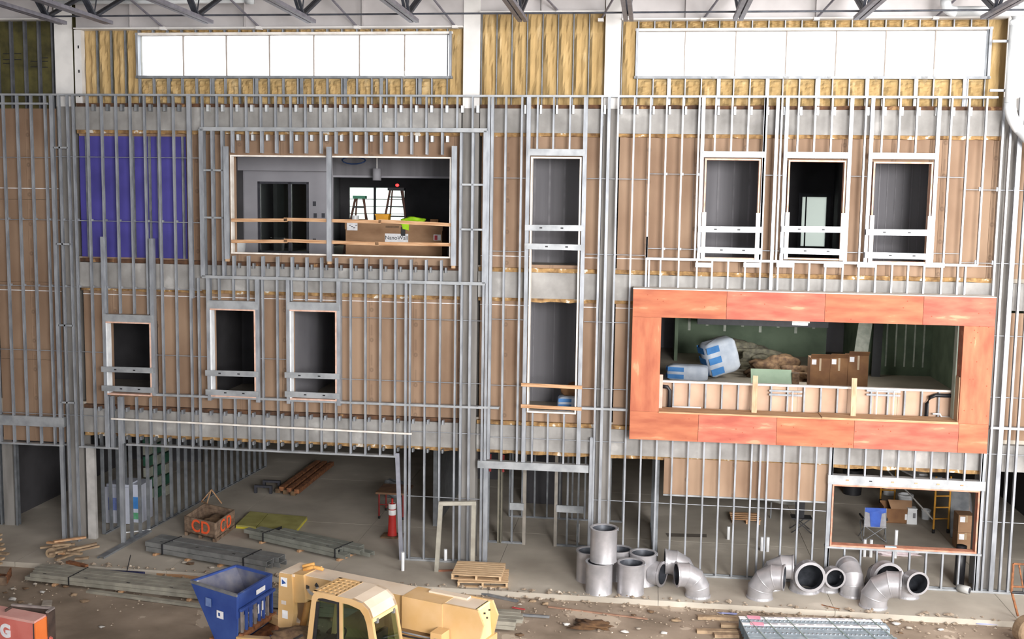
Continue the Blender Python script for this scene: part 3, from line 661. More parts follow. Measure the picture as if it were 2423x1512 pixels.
for x0, x1, z0, z1 in ((da, da+.07, A2, dz), (db-.07, db, A2, dz), (da, db, dz-.07, dz), (da+(db-da)*.6, da+(db-da)*.6+.09, A2, dz), (da, db, A2, A2+.08)): box('frame', x0, x1, Y4-.03, Y4+.08, z0, z1, FR, d1)
GL = bpy.data.materials.new('room_glass'); GL.use_nodes = True; _p = GL.node_tree.nodes['Principled BSDF']; _nt = GL.node_tree
_t = _nt.nodes.new('ShaderNodeBsdfTransparent'); _g2 = _nt.nodes.new('ShaderNodeBsdfGlossy'); _g2.inputs['Roughness'].default_value = .03; _m = _nt.nodes.new('ShaderNodeMixShader'); _m.inputs[0].default_value = .12; _t.inputs[0].default_value = (.82, .86, .84, 1)
_nt.links.new(_t.outputs[0], _m.inputs[1]); _nt.links.new(_g2.outputs[0], _m.inputs[2]); _nt.links.new(_m.outputs[0], _nt.nodes['Material Output'].inputs[0])
box('pane', da+.07, da+(db-da)*.6, Y4+.02, Y4+.03, A2+.08, dz-.07, GL, d1); box('pane', da+(db-da)*.6+.09, db-.07, Y4+.02, Y4+.03, A2+.08, dz-.07, GL, d1)
# far windows of that storey
YB = 11.2; gx0, gx1, gz0, gz1 = PX(827, 480, YB), PX(957, 480, YB), PZ(890, 521, YB), PZ(890, 444, YB)
for x0, x1, z0, z1 in ((PX(806, 480, 11.2)-.1, gx0, A2, B2), (gx1, 10.8, A2, B2), (gx0, gx1, A2, gz0), (gx0, gx1, gz1, B2)): wally(wi, x0, x1, YB, z0, z1, DARKW)
FRO = mat('frosted_glass', '#dfe6e0', '#eaf0ea', 1.5, .6)
_nt = FRO.node_tree; _tr = _nt.nodes.new('ShaderNodeBsdfTranslucent'); _tr.inputs[0].default_value = (.8, .84, .8, 1); _nt.links.new(_tr.outputs[0], _nt.nodes['Material Output'].inputs[0])
w12 = struct('window_12', 'bright far windows seen across the top storey room', (gx0, YB, gz0)); gm = gx0+(gx1-gx0)*.46
box('pane', gx0, gm-.03, YB+.04, YB+.05, gz0, gz1, FRO, w12); box('pane', gm+.03, gx1, YB+.04, YB+.05, gz0, gz1, FRO, w12); box('mullion', gm-.04, gm+.04, YB, YB+.1, gz0, gz1, FR, w12)
for k in range(3): z = gz0+(gz1-gz0)*(.2+.22*k); box('glazing_bar', gx0, gx1, YB+.02, YB+.035, z-.012, z+.012, DRY, w12)
# --- top storey, rooms of the narrow windows
wallx(wi, 14.15, .5, 6, A2, B2, DARKW); wally(wi, 10.8, 14.15, 2.4, A2, B2, DRY)
for k in range(7): box('joint_tape', 11.1+k*.42, 11.16+k*.42, 2.385, 2.4, A2, B2, mat('taped_joint', '#7a787c', '#89878b', 3, .9), wi)
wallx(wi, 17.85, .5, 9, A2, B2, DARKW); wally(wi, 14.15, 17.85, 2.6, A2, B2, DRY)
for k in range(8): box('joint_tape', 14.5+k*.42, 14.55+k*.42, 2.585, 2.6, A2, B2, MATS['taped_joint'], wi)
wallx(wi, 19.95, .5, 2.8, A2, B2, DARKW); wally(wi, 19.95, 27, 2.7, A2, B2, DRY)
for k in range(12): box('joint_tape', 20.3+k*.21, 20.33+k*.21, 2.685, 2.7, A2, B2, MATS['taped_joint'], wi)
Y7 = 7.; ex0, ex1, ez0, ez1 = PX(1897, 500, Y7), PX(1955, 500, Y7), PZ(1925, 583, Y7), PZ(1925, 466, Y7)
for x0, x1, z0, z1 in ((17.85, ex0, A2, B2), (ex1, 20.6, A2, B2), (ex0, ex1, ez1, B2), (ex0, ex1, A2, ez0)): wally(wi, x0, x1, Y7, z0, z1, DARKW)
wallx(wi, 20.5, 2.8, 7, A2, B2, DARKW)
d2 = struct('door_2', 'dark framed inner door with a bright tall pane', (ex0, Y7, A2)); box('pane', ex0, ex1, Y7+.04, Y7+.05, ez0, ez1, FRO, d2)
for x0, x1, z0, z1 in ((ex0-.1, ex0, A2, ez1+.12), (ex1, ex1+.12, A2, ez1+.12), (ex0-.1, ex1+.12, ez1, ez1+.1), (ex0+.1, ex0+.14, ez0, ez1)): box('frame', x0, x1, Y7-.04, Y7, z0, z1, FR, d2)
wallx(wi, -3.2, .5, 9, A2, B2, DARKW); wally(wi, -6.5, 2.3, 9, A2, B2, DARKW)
# --- middle storey
wm = struct('wall_middle', 'drywall and green board partitions of the middle storey rooms')
wallx(wm, 2.2, .5, 8, A1, B1, DARKW); wallx(wm, 4.85, .5, 8, A1, B1, DRYW); wally(wm, -6.5, 4.85, 4.2, A1, B1, DARKW); wally(wm, 4.85, 10.7, 5.2, A1, B1, DARKW)
wallx(wm, PX(695, 830, .9)-.08, .5, 3.2, A1, B1, DRYW)
wallx(wm, 10.7, .5, 8, A1, B1, DRY); wally(wm, 10.7, 14.6, 3.1, A1, B1, DRY); wallx(wm, 14.65, .5, 15, A1, B1, DARKW)
for k in range(5): box('joint_tape', 11.5+k*.6, 11.53+k*.6, 3.085, 3.1, A1, B1, MATS['taped_joint'], wm)
YG = 14.6; dx0, dx1 = PX(1956, 790, YG), PX(2010, 790, YG); gx = PX(1597, 790, YG)
wally(wm, gx, dx0, YG, A1, B1, GREEN); wally(wm, dx1, 23.4, YG, A1, B1, GREEN); wally(wm, dx0, dx1, YG, 6.6, B1, GREEN); wally(wm, dx0-.3, dx1+.5, YG+1.6, A1, B1, DRYW); wally(wm, 14.7, gx, YG+1.4, A1, B1, DRYW)
wallx(wm, gx, YG-2.2, YG+.1, A1, B1, GREEN)
for k in range(8):
    x = PX(1630+k*42, 800, YG); box('joint_tape', x-.05, x+.05, YG-.012, YG, A1+.9+.2*(k % 2), B1-.3, JOINT, wm)
for k in range(5): x = PX(1660+k*60, 800, YG); box('joint_tape', x-.02, x+.02, YG-.01, YG, 4.6, 6.9, GREEN, wm)
YR = 10.6; rx = PX(2048, 830, YR); wally(wm, rx, 24.6, YR, A1, B1, GREEN); wallx(wm, 24.6, .5, YR, A1, B1, GREEN); wallx(wm, rx, YR, YG, A1, B1, GREEN)
for k in range(9): x = PX(2075+k*22, 830, YR); box('joint_tape', x-.025, x+.025, YR-.012, YR, A1+.3, B1, JOINT, wm)
t = thing('light_fixture', 'small lit ceiling light at the top edge of the plywood opening', 'light', (PX(1893, 762, 8.), 8., PZ(1893, 764, 8.)))
LGT = mat('lit_tube', '#ffffff', '#ffffff', 1, .5, emit=2.2); x, z = P(1893, 765, 8.)
lamp = bpy.data.lights.new('fixture_light', 'POINT'); lamp.energy = 90; lamp.shadow_soft_size = .3; lamp.color = (1, .98, .9); lo = bpy.data.objects.new('fixture_light', lamp); COL.objects.link(lo); lo.location = (x, 8., z-.25)
box('housing', x-.26, x+.3, 7.94, 8.1, z+.02, z+.12, WHITE, t); box('diffuser', x-.24, x+.24, 7.93, 8.05, z-.06, z+.02, LGT, t)
bk = box('ceiling_duct', PX(1650, 770, 12.), PX(1960, 770, 12.), 12., 12.5, PZ(1750, 770, 12.), PZ(1750, 770, 12.)+.5, FR); tag(bk, 'dark duct under the ceiling of the green board room', 'duct')
# --- ground floor
wq = struct('wall_ground', 'dark rear walls and steel partitions of the ground floor')
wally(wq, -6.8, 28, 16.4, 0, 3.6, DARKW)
SH = mat('baked_shade_steel', '#6d7075', '#83868a', 4, .5, .35)  # steel grey darkened, ground floor shade put into the colour
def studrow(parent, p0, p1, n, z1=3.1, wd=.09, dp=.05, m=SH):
    p0, p1 = Vector(p0), Vector(p1); d = (p1-p0).normalized()
    for k in range(n+1):
        q = p0.lerp(p1, k/n); bar('stud', (q.x, q.y, 0.02), (q.x, q.y, z1), dp, wd, m, parent, d, 'chan')
    bar('track', (p0.x, p0.y, .02), (p1.x, p1.y, .02), .03, .12, GALV_D, parent, (0, 0, 1), 'chan')
wp = struct('wall_partition', 'bare steel stud partition running back into the left ground floor opening')
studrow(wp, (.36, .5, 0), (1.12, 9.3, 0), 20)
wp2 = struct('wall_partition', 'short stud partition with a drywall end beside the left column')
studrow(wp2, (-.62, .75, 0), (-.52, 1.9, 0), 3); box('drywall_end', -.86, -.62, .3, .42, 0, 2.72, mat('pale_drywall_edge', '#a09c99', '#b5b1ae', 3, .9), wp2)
wp3 = struct('wall_partition', 'stud partition with pale blocking behind the middle doorway')
for x0, x1 in ((10.42, 11.45), (12.38, 13.3)):
    n = 3
    for k in range(n+1): x = x0+(x1-x0)*k/n; stud(wp3, x, .02, 2.9, .05, 1.9, .1, SH)
    track(wp3, x0, x1, .03, .04, 1.9, .11, GALV_D, down=False)
for x0, x1 in ((11.05, 11.45), (12.38, 13.15)): z = 1.12; box('blocking', x0, x1, 1.84, 1.9, z-.1, z+.1, TRACK, wp3)
for px in (1160, 1191): x = PX(px, 1130, 1.9); box('red_tag', x-.03, x+.03, 1.86, 1.89, 2.1, 2.6, mat('red_tape', '#7d2222', '#8d2a2a', 6, .6), wp3)
for x in (11.46, 12.36): bar('door_stud', (x, 1.95, 0), (x, 1.95, 2.9), .09, .12, mat('beige_frame', '#7e7870', '#8e877e', 4, .6), wp3, (1, 0, 0), 'chan')
studrow(wp3, (10.7, 4.6, 0), (14.2, 4.6, 0), 9, dp=.05, wd=.05); wally(wq, 10.9, 12.2, 6.2, 0, 3.3, DARKW)
wallx(wq, 10.75, 1.9, 2.15, 0, 2.9, mat('olive_panel', '#6e6a5e', '#7d786b', 3, .9)); wallx(wq, 8.62, 3.2, 9., 0, 3.3, SH); wally(wq, 8.62, 9.8, 9., 0, 3.3, DARKW)
wp4 = struct('wall_partition', 'dark steel partition end inside the ground floor beside the right stud field')
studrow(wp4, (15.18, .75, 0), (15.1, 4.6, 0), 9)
wally(wq, -6.8, -1.4, 9.5, 0, 3.4, DARKW)
# column pair in the far left ground floor bay
for k, (px, lab) in enumerate(((22, 'round-shouldered grey column at the far left ground floor edge'),)):
    x, y = G(px+4, 1243); t = thing('bay_column', lab, 'column', (x, y, 0)); box('shaft', x-.2, x+.12, y, y+.3, 0, 3.1, CONCD, t); stud(t, x+.2, 0, 3.1, .07, y, .15, SH); stud(t, x-.3, 0, 3.1, .06, y, .15, SH)
# lean-to frame standing before the stud wall
t = thing('door_frame', 'pale steel door frame standing loose before the stud wall left of the column', 'door frame', (9.9, -.3, 0)); DF = mat('primed_frame', '#8d887d', '#a19c90', 4, .6)
xa_, ya_ = G(1033, 1352); xb_, yb_ = G(1118, 1350); zt = 1.82
bar('jamb', (xa_, ya_, 0), (xa_+.1, ya_, zt), .11, .09, DF, t, (1, 0, 0)); bar('jamb', (xb_, yb_, 0), (xb_+.02, yb_, zt), .11, .09, DF, t, (1, 0, 0)); bar('head', (xa_+.04, ya_, zt+.02), (xb_+.07, yb_, zt+.02), .1, .09, DF, t, (0, 0, 1)); bar('sill', (xa_+.05, ya_, .02), (xb_, yb_, .02), .05, .04, mat('rusty_sill', '#8a5a45', '#9c6a53', 6, .8), t, (0, 0, 1))
xl, yl = G(950, 1325); ls = bar('loose_stud', (xl, yl, 0), (8.2, .02, 2.95), .11, .05, mat('violet_grey_steel', '#84858f', '#9697a2', 4, .45, .3), None, (1, 0, 0), 'chan'); tag(ls, 'violet grey steel stud leaning at the right edge of the big ground floor opening', 'stud')
for px, py, h, lab in ((953, 1350, .5, 'white plastic pipe stub standing before the leaning stud'), (1054, 1330, .36, 'white pipe stub inside the loose door frame'), (1180, 1268, .55, 'white pipe stub in the left gap of the middle doorway'), (1367, 1283, .55, 'white pipe stub right of the middle doorway'),
                       (1723, 1276, .38, 'white pipe stub on the floor behind the right stud field'), (1802, 1303, .4, 'left of two white pipe stubs behind the wide-set studs'), (1816, 1305, .42, 'right of two white pipe stubs behind the wide-set studs'), (2045, 1317, .5, 'left of two pipe stubs under the reddish window sill'), (2060, 1318, .5, 'right of two pipe stubs under the reddish window sill'), (2118, 1320, .8, 'tall thin pipe stub under the spirit level')):
    x, y = G(px, py); o = rod('pipe_stub', (x, y, 0), (x, y, h), .045, PVC); tag(o, lab, 'pipe', 'plastic pipe stubs rising from the slab')
# ================================================================ things in the top storey room
YC = 3.0; cx0, cx1 = PX(818, 560, YC), PX(1046, 560, YC); cz1 = PZ(930, 528, YC)
t = thing('cardboard_crate', 'long brown cardboard crate behind the wooden rails with paper labels', 'crate', (cx0, YC, A2))
box('body', cx0, cx1, YC, YC+.85, A2, cz1-.06, CARD, t); box('lid', cx0-.02, cx1+.02, YC-.02, YC+.87, cz1-.2, cz1, CARD, t)
def paper(px0, px1, py0, py1, parent, Y, m=PAPER, name='paper_label'):
    a, b = PX(px0, (py0+py1)/2, Y), PX(px1, (py0+py1)/2, Y); c, d = PZ((px0+px1)/2, py1, Y), PZ((px0+px1)/2, py0, Y); return box(name, a, b, Y-.006, Y, c, d, m, parent)
paper(821, 846, 527, 545, t, YC-.022); sign = paper(911, 966, 553, 573, t, YC-.002); rl = paper(1026, 1043, 555, 569, t, YC-.002); paper(1028, 1035, 557, 568, rl, YC-.01, mat('label_red', '#a5202c', '#b32a34', 5, .6), 'red_mark')
x, z = P(938, 563, YC-.012); text('lettering', 'NanoWall', (x, YC-.012, z), (math.pi/2, 0, 0), .165, BLK, sign)
for k in range(4): x, z = P(828+k*5, 533+3*(k % 3), YC-.03); box('print', x-.03, x+.03, YC-.031, YC-.029, z-.01, z+.01, BLK, t)
x, z = P(928, 537, YC-.03); box('print', x-.2, x+.2, YC-.024, YC-.021, z-.03, z+.03, mat('faded_print', '#6d543f', '#7c6149', 20, .8, stretch=(1, 1, .2)), t)
x, z = P(906, 508, YC+.4); yb_ = thing('storage_bin', 'yellow plastic bin standing on the cardboard crate', 'bin', (x, YC+.4, cz1)); YEL = mat('yellow_plastic', '#dd9a16', '#eaa81e', 4, .45)
prism('tub', [(x-.17, cz1), (x+.17, cz1), (x+.2, cz1+.24), (x-.2, cz1+.24)], 'y', YC+.3, YC+.55, YEL, yb_); box('rim', x-.215, x+.215, YC+.285, YC+.565, cz1+.22, cz1+.25, YEL, yb_)
HV = mat('hi_vis_green', '#9ad414', '#b4ea1e', 5, .7)
x, z = P(968, 515, YC); t = thing('safety_vest', 'crumpled lime green safety vest hanging over the crate edge', 'vest', (x, YC, cz1))
lump('folds', (x+.1, YC+.12, cz1+.07), .27, HV, t, 3, .22, 3, squash=(1.2, .6, .42)); lump('collar', (x-.12, YC+.02, cz1+.02), .16, HV, t, 5, .2, 3, squash=(1., .55, .8))
mesh('hanging_panel', [(x-.2, YC-.05, cz1), (x+.02, YC-.05, cz1), (x+.01, YC-.06, cz1-.2), (x-.17, YC-.07, cz1-.16), (x-.2, YC-.1, cz1+.02), (x+.02, YC-.1, cz1+.02), (x+.01, YC-.08, cz1-.2), (x-.17, YC-.09, cz1-.16)], [(0, 1, 2, 3), (4, 5, 6, 7), (0, 1, 5, 4), (2, 3, 7, 6), (1, 2, 6, 5), (0, 3, 7, 4)], HV, t); box('dark_lining', x-.22, x-.1, YC-.07, YC-.04, cz1-.36, cz1-.1, BLK, t)
x, z = P(841, 512, YC+.3); t = lathe('paint_pot', [(.0, 0), (.1, 0), (.11, .2), (.1, .2), (.09, .02), (0, .02)], (x, YC+.3, cz1), PVC, n=16); tag(t, 'small white pot on the left end of the cardboard crate', 'pot')
x, z = P(1030, 517, YC+.3); t = box('wood_block', x-.14, x+.1, YC+.25, YC+.4, cz1, cz1+.13, CARDD); tag(t, 'small brown wood block on the right end of the crate', 'block')
def ladder(label, px, ytop, Y, wb_, wt, n, cap, col):
    x, zt = P(px, ytop, Y); t = thing('step_ladder', label, 'ladder', (x, Y, A2), 'step ladders in the top storey room')
    for s in (-1, 1):
        bar('front_rail', (x+s*wb_, Y-.35, A2), (x+s*wt, Y, zt), .06, .05, col, t); bar('rear_rail', (x+s*wb_*.8, Y+.4, A2), (x+s*wt*.7, Y+.04, zt), .045, .04, col, t)
    for k in range(n):
        q = (k+.8)/(n+.6); ww = wb_+(wt-wb_)*q; box('step', x-ww, x+ww, Y-.35*(1-q)-.04, Y-.35*(1-q)+.05, A2+(zt-A2)*q-.02, A2+(zt-A2)*q+.02, BLK, t)
    box('top_cap', x-wt-.07, x+wt+.07, Y-.08, Y+.12, zt-.04, zt+.05, cap, t); return x, zt
RL = mat('ladder_fibreglass', '#4a2b22', '#5c382c', 6, .6)
ladder('short step ladder with green top in front of the bright far windows', 851, 467, 5.0, .42, .13, 4, mat('green_cap', '#2f6a52', '#3b7c62', 5, .5), RL)
lx_, lz_ = ladder('tall dark step ladder in front of the bright far windows', 938, 448, 6.2, .5, .2, 6, BLK, RL)
t = lathe('indicator_lamp', [(0, -.05), (.05, -.03), (.06, 0), (.05, .03), (0, .05)], (lx_+.05, 6.1, lz_+.13), mat('red_glow', '#ff2a2a', '#ff3030', 1, .4, emit=3.), n=12); tag(t, 'tiny glowing red lamp on top of the tall step ladder', 'lamp')
x, z = P(892, 415, Y4-.5); t = thing('pendant_tube', 'white cylinder pendant hanging under the soffit of the top storey room', 'pendant', (x, Y4-.5, z)); rod('stem', (x, Y4-.5, z+.2), (x, Y4-.5, B2), .02, WHITE, t); rod('shade', (x, Y4-.5, z-.15), (x, Y4-.5, z+.2), .13, DRYW, t)
x, z = P(837, 380, 3.2); t = tubepath('cable_coil', [(x+.35*math.cos(a*.5), 3.2+.08*math.sin(a), z+.1*math.sin(a*.5)) for a in range(14)], .02, mat('blue_cable', '#22375e', '#2b4470', 5, .5)); tag(t, 'loop of blue cable under the ceiling of the top storey room', 'cable')
for px, py in ((744, 482), (746, 510), (765, 510), (744, 570)): x, z = P(px, py, Y4); box('outlet_box', x-.05, x+.05, Y4-.012, Y4, z-.07, z+.07, FR, wi)
x, z = P(562, 585, 2.5); t = lathe('waste_bucket', [(0, 0), (.2, 0), (.25, .42), (.23, .42), (.18, .03), (0, .03)], (x, 2.5, A2), PVC, n=18); tag(t, 'white bucket on the floor in the left corner of the big opening', 'bucket')
# tall window: bags stacked below
x, y = PX(1345, 940, 1.3), 1.3
BAGW = mat('bag_white', '#aab4c4', '#c0c8d4', 3, .5); BAGB = mat('bag_blue_print', '#2f6fae', '#3f80c0', 3, .5)
def bag(label, c, size, rot, tilt=0., group='insulation bags', stripes=3):
    t = thing('insulation_bag', label, 'bag', (c[0], c[1], c[2]-size[2]/2), group)
    R = Matrix.Rotation(rot, 3, 'Z') @ Matrix.Rotation(tilt, 3, 'Y'); C = Vector(c)
    nx, nz = 8, 6; v = []; f = []
    def sup(a, b, k=.35): return (abs(math.cos(a))**k*math.copysign(1, math.cos(a)), abs(math.sin(a))**k*math.copysign(1, math.sin(a)))
    for j in range(9):
        ph = -math.pi/2+math.pi*j/8; rz = abs(math.sin(ph))**.35*math.copysign(1, math.sin(ph)) if abs(math.sin(ph)) > 1e-6 else 0; rr = abs(math.cos(ph))**.35 if abs(math.cos(ph)) > 1e-6 else 0
        for i in range(20):
            th = 2*math.pi*i/20; a, b = sup(th, 0)
            p = Vector((a*rr*size[0]/2, b*rr*size[1]/2, rz*size[2]/2))*(1+.02*math.sin(5*th+j)); v.append(tuple(C+R @ p))
    for j in range(8):
        for i in range(20): f.append((j*20+i, j*20+(i+1) % 20, j*20+20+(i+1) % 20, j*20+20+i))
    mesh('sack', v, f, BAGW, t, True)
    for k in range(stripes):
        q = -.5+(k+.6)/(stripes+.2); vv = []
        for s in (-1.02, 1.02):
            for (a, b) in ((-.42, -.34), (-.02, -.34), (-.02, .34), (-.42, .34)):
                pass
        w_ = .5*size[2]/stripes*.55
        for yy in (-1.03, 1.03):
            pts = [(-.47, q*size[2]-w_), (-.08, q*size[2]-w_), (-.08, q*size[2]+w_), (-.47, q*size[2]+w_)]
            vv = [tuple(C+R @ Vector((p*size[0], yy*size[1]/2, r_))) for p, r_ in pts]; mesh('printed_block', vv, [(0, 1, 2, 3)], BAGB, t)
        pts = [(-.35, -w_), (.35, -w_), (.35, w_), (-.35, w_)]
        mesh('printed_block', [tuple(C+R @ Vector((-size[0]*.518, p*size[1], q*size[2]+r_))) for p, r_ in pts], [(0, 1, 2, 3)], BAGB, t)
    return t
bag('blue and white insulation bag low behind the tall narrow window', (x+.15, 1.3, A1+.28), (.9, .5, .5), .1); lump('dark_sack', (x+.2, 1.35, A1+.68), .3, CARDD, None, 4, .15, 3, squash=(1.4, .8, .6))
tag(bpy.data.objects['dark_sack'], 'dark brown sack lying on the bag behind the tall narrow window', 'sack')

# ================================================================ middle storey room behind the orange surround
x, y = G(1627, 900, A1); bag('insulation bag lying flat near the left edge of the orange opening', (x, y, A1+.27), (1.35, .55, .52), -.12, 0, stripes=2)
x, y = G(1700, 893, A1); bag('upright leaning insulation bag with blue stripes in the orange opening', (x, y, A1+.72), (1.15, .8, 1.2), .35, -.28)
FOIL = mat('debris_grey', '#5f5c52', '#86826f', 7, .9, bump=.5); DBR = mat('debris_brown', '#4e3a2c', '#7b6249', 7, .9, bump=.5)
for k, (px, py, r_, m, lab) in enumerate(((1757, 842, .56, FOIL, 'grey heap of crumpled plastic behind the leaning insulation bag'), (1800, 855, .34, FOIL, 'smaller grey heap of scrap right of the crumpled plastic'), (1830, 872, .42, DBR, 'brown heap of torn packing in the orange opening'), (1885, 880, .3, DBR, 'low brown heap of scrap beside the cardboard boxes'))):
    x, y = G(px, py+20, A1); o = lump('scrap_heap', (x, y, A1+r_*.5), r_*1.35, m, None, 20+k, .45, 4, squash=(1.25, .8, .75)); tag(o, lab, 'scrap heap')
def carton(label, px0, px1, pyb, h, d, m=CARDD, base=A1, group='cartons in the green board room', flap=True):
    x0, y = G(px0, pyb, base); x1 = G(px1, pyb, base)[0]; t = thing('carton', label, 'box', (x0, y, base), group)
    box('body', x0, x1, y, y+d, base, base+h, m, t); box('tape', (x0+x1)/2-.03, (x0+x1)/2+.03, y-.004, y, base+h*.6, base+h, mat('packing_tape', '#a28a6c', '#b09878', 5, .4), t); box('shipping_label', x0+.04, x0+.18, y-.006, y, base+h-.2, base+h-.04, PAPER, t)
    if flap: mesh('flap', [(x0, y, base+h), (x1, y, base+h), (x1, y-.16, base+h+.14), (x0, y-.16, base+h+.14), (x0, y, base+h+.012), (x1, y, base+h+.012), (x1, y-.15, base+h+.155), (x0, y-.15, base+h+.155)], CUBE_F and [(0, 1, 2, 3), (4, 5, 6, 7), (0, 1, 5, 4), (2, 3, 7, 6), (0, 3, 7, 4), (1, 2, 6, 5)], m, t)
    return t
carton('left of three brown cartons behind the knee wall', 1915, 1960, 921, 1.0, .6); carton('middle of three brown cartons behind the knee wall', 1962, 2002, 922, 1.02, .6); carton('right and tallest of three brown cartons behind the knee wall', 2004, 2050, 924, 1.12, .6)
x0, y0_ = G(1777, 922, A1); x1, _ = G(1873, 924, A1); t = thing('green_board_sheet', 'pale green board sheet leaning behind the left brace board', 'sheet', (x0, y0_, A1)); GB = mat('mint_sheet', '#a7c0a6', '#b6ceb4', 2, .8)
mesh('sheet', [(x0, y0_, A1), (x1, y0_, A1), (x1, y0_+.35, A1+.62), (x0, y0_+.35, A1+.62), (x0, y0_+.02, A1), (x1, y0_+.02, A1), (x1, y0_+.37, A1+.62), (x0, y0_+.37, A1+.62)], [(0, 1, 2, 3), (4, 5, 6, 7), (0, 1, 5, 4), (2, 3, 7, 6), (0, 3, 7, 4), (1, 2, 6, 5)], GB, t); box('cut_edge', x1, x1+.22, y0_+.1, y0_+.3, A1, A1+.55, DBR, t)
for px, lab, m in ((2035, 'pale drywall sheet leaning on the green wall beyond the cartons', JOINT), (2078, 'dark wire bundle hanging on the green wall beyond the cartons', BLK)):
    x, z = P(px, 850, YR-.3); o = bar('leaning_sheet' if m is JOINT else 'wire_bundle', (x-.1, YR-.5, A1), (x+.3 if m is JOINT else x, YR-.12, B1-.2), .45 if m is JOINT else .3, .05, m, None, (1, 0, 0)); tag(o, lab, 'sheet' if m is JOINT else 'wire')

# ================================================================ ground floor, left opening
def quadbox(name, c4, z0, z1, m, parent=None, label=None):
    v = [(*p, z0) for p in c4]+[(*p, z1) for p in c4]
    return mesh(name, v, [(0, 1, 2, 3), (4, 5, 6, 7), (0, 1, 5, 4), (1, 2, 6, 5), (2, 3, 7, 6), (3, 0, 4, 7)], m, parent, label=label)
a = Vector(G(437, 1266)); b = Vector(G(511, 1284)); c = Vector(G(556, 1250)); d = a+(c-b); CRW = mat('crate_timber', '#5f4c3e', '#86705d', 6, .9, detail=8, bump=.3)
t = thing('waste_crate', 'open timber waste crate sprayed with orange letters CD', 'crate', (*b, 0))
th = .035; H = .56
for p, q in ((a, b), (b, c), (c, d), (d, a)):
    e = (q-p).normalized(); nrm = Vector((e.y, -e.x))
    for k in range(4):
        z0 = .1+k*.118; quadbox('side_board', [tuple(p), tuple(q), tuple(q-nrm*th*-1 if False else q+Vector((-e.y, e.x))*th), tuple(p+Vector((-e.y, e.x))*th)], z0, z0+.112, CRW, t)
quadbox('floor_board', [tuple(a), tuple(b), tuple(c), tuple(d)], .1, .13, CRW, t)
for q in (.05, .5, .95):
    p0 = a.lerp(b, q); p1 = d.lerp(c, q); bar('skid', (p0.x, p0.y, .05), (p1.x, p1.y, .05), .1, .1, CRW, t, (0, 0, 1))
ORS = mat('orange_spray', '#e8502a', '#f06a3a', 14, .6)
def spray(s, p, q, off):
    e = (q-p).normalized(); ang = math.atan2(e.y, e.x); m_ = p.lerp(q, off); n_ = Vector((e.y, -e.x)); text('sprayed_letter', s, (m_.x+n_.x*.012, m_.y+n_.y*.012, .34), (math.pi/2, 0, ang), .5, ORS, t, .004, .008)
spray('C', a, b, .37); spray('D', a, b, .68); spray('C', b, c, .34); spray('D', b, c, .66)
lump('rubble', ((a.x+c.x)/2, (a.y+c.y)/2, .2), .4, DBR, t, 8, .35, 3, squash=(1.1, 1.1, .5))
YS = mat('yellow_faced_board', '#8f8a4e', '#a39d60', 2.5, .8, detail=6); YE = mat('yellow_edge', '#b9ae2e', '#ccc03a', 5, .6)
for k, (p4, lab) in enumerate((([(558, 1250), (606, 1254), (634, 1222), (592, 1217)], 'yellow faced board lying left in the pair behind the CD crate'), ([(608, 1254), (699, 1264), (727, 1230), (636, 1222)], 'yellow faced board lying right in the pair behind the steel bundle'))):
    c4 = [G(*q) for q in p4]; t = thing('yellow_board', lab, 'board', (*c4[0], 0), 'yellow boards on the slab'); quadbox('face_sheet', c4, .06, .1, YS, t); quadbox('edge_sheet', c4, 0., .058, YE, t)
# timbers lying deep inside
for k in range(6):
    p0 = G(657+9*k, 1170+1.6*k); p1 = G(745+8*k, 1106+.8*k); o = bar('timber', (*p0, .12+.09*(k % 2)), (*p1, .12+.09*(k % 2)), .14, .16, RUST if k % 2 else mat('old_timber', '#54412f', '#6f583f', 5, .9, stretch=(2, 2, 2)), None, (0, 0, 1)); tag(o, ('first', 'second', 'third', 'fourth', 'fifth', 'sixth')[k]+' timber from the left in the bundle deep inside the big opening', 'timber', 'timber bundle deep inside')
for p, lab in (((622, 1168), 'small dark trestle left of the timber bundle, nearer one'), ((642, 1156), 'small dark trestle left of the timber bundle, farther one')):
    x, y = G(*p); t = thing('trestle', lab, 'trestle', (x, y, 0)); box('beam', x-.3, x+.3, y, y+.1, .2, .27, FR, t); box('leg', x-.3, x-.22, y, y+.1, 0, .2, FR, t); box('leg', x+.22, x+.3, y, y+.1, 0, .2, FR, t)
x, y = G(928, 1270); t = thing('delineator_post', 'red delineator post with two white reflective bands on a rubber base', 'delineator', (x, y, 0)); RED = mat('traffic_red', '#b92a26', '#c8342e', 4, .5)
prism('base', [(x-.3, y-.2), (x+.32, y-.2), (x+.32, y+.25), (x-.3, y+.25)], 'z', 0, .05, DBR, t)
lathe('post', [(0, .05), (.14, .05), (.13, .12), (.105, .6), (.1, .98), (.03, 1.), (.028, 1.12), (.045, 1.14), (0, 1.15)], (x, y, 0), RED, t, 20)
for z in (.66, .84): lathe('reflective_band', [(.104, z-.0), (.112, z+.02), (.112, z+.13), (.104, z+.15)], (x, y, 0), mat('reflective_white', '#f6f6f6', '#ffffff', 3, .3), t, 20)
x, y = G(912, 1228); t = thing('red_cart', 'low red framed cart with a brown top behind the delineator post', 'cart', (x, y, 0)); RF = mat('red_frame', '#6e1f1c', '#822623', 5, .6)
for sx in (-.2, .55):
    for sy in (0, .9): rod('leg', (x+sx, y+sy, .08), (x+sx, y+sy, .78), .03, RF, t); rod('caster', (x+sx-.02, y+sy, .05), (x+sx+.03, y+sy, .05), .05, BLK, t)
box('top', x-.3, x+.65, y-.05, y+1.0, .78, .84, mat('brown_top', '#5f4434', '#74563f', 4, .8), t); rod('rail', (x-.2, y, .45), (x+.55, y, .45), .02, RF, t)
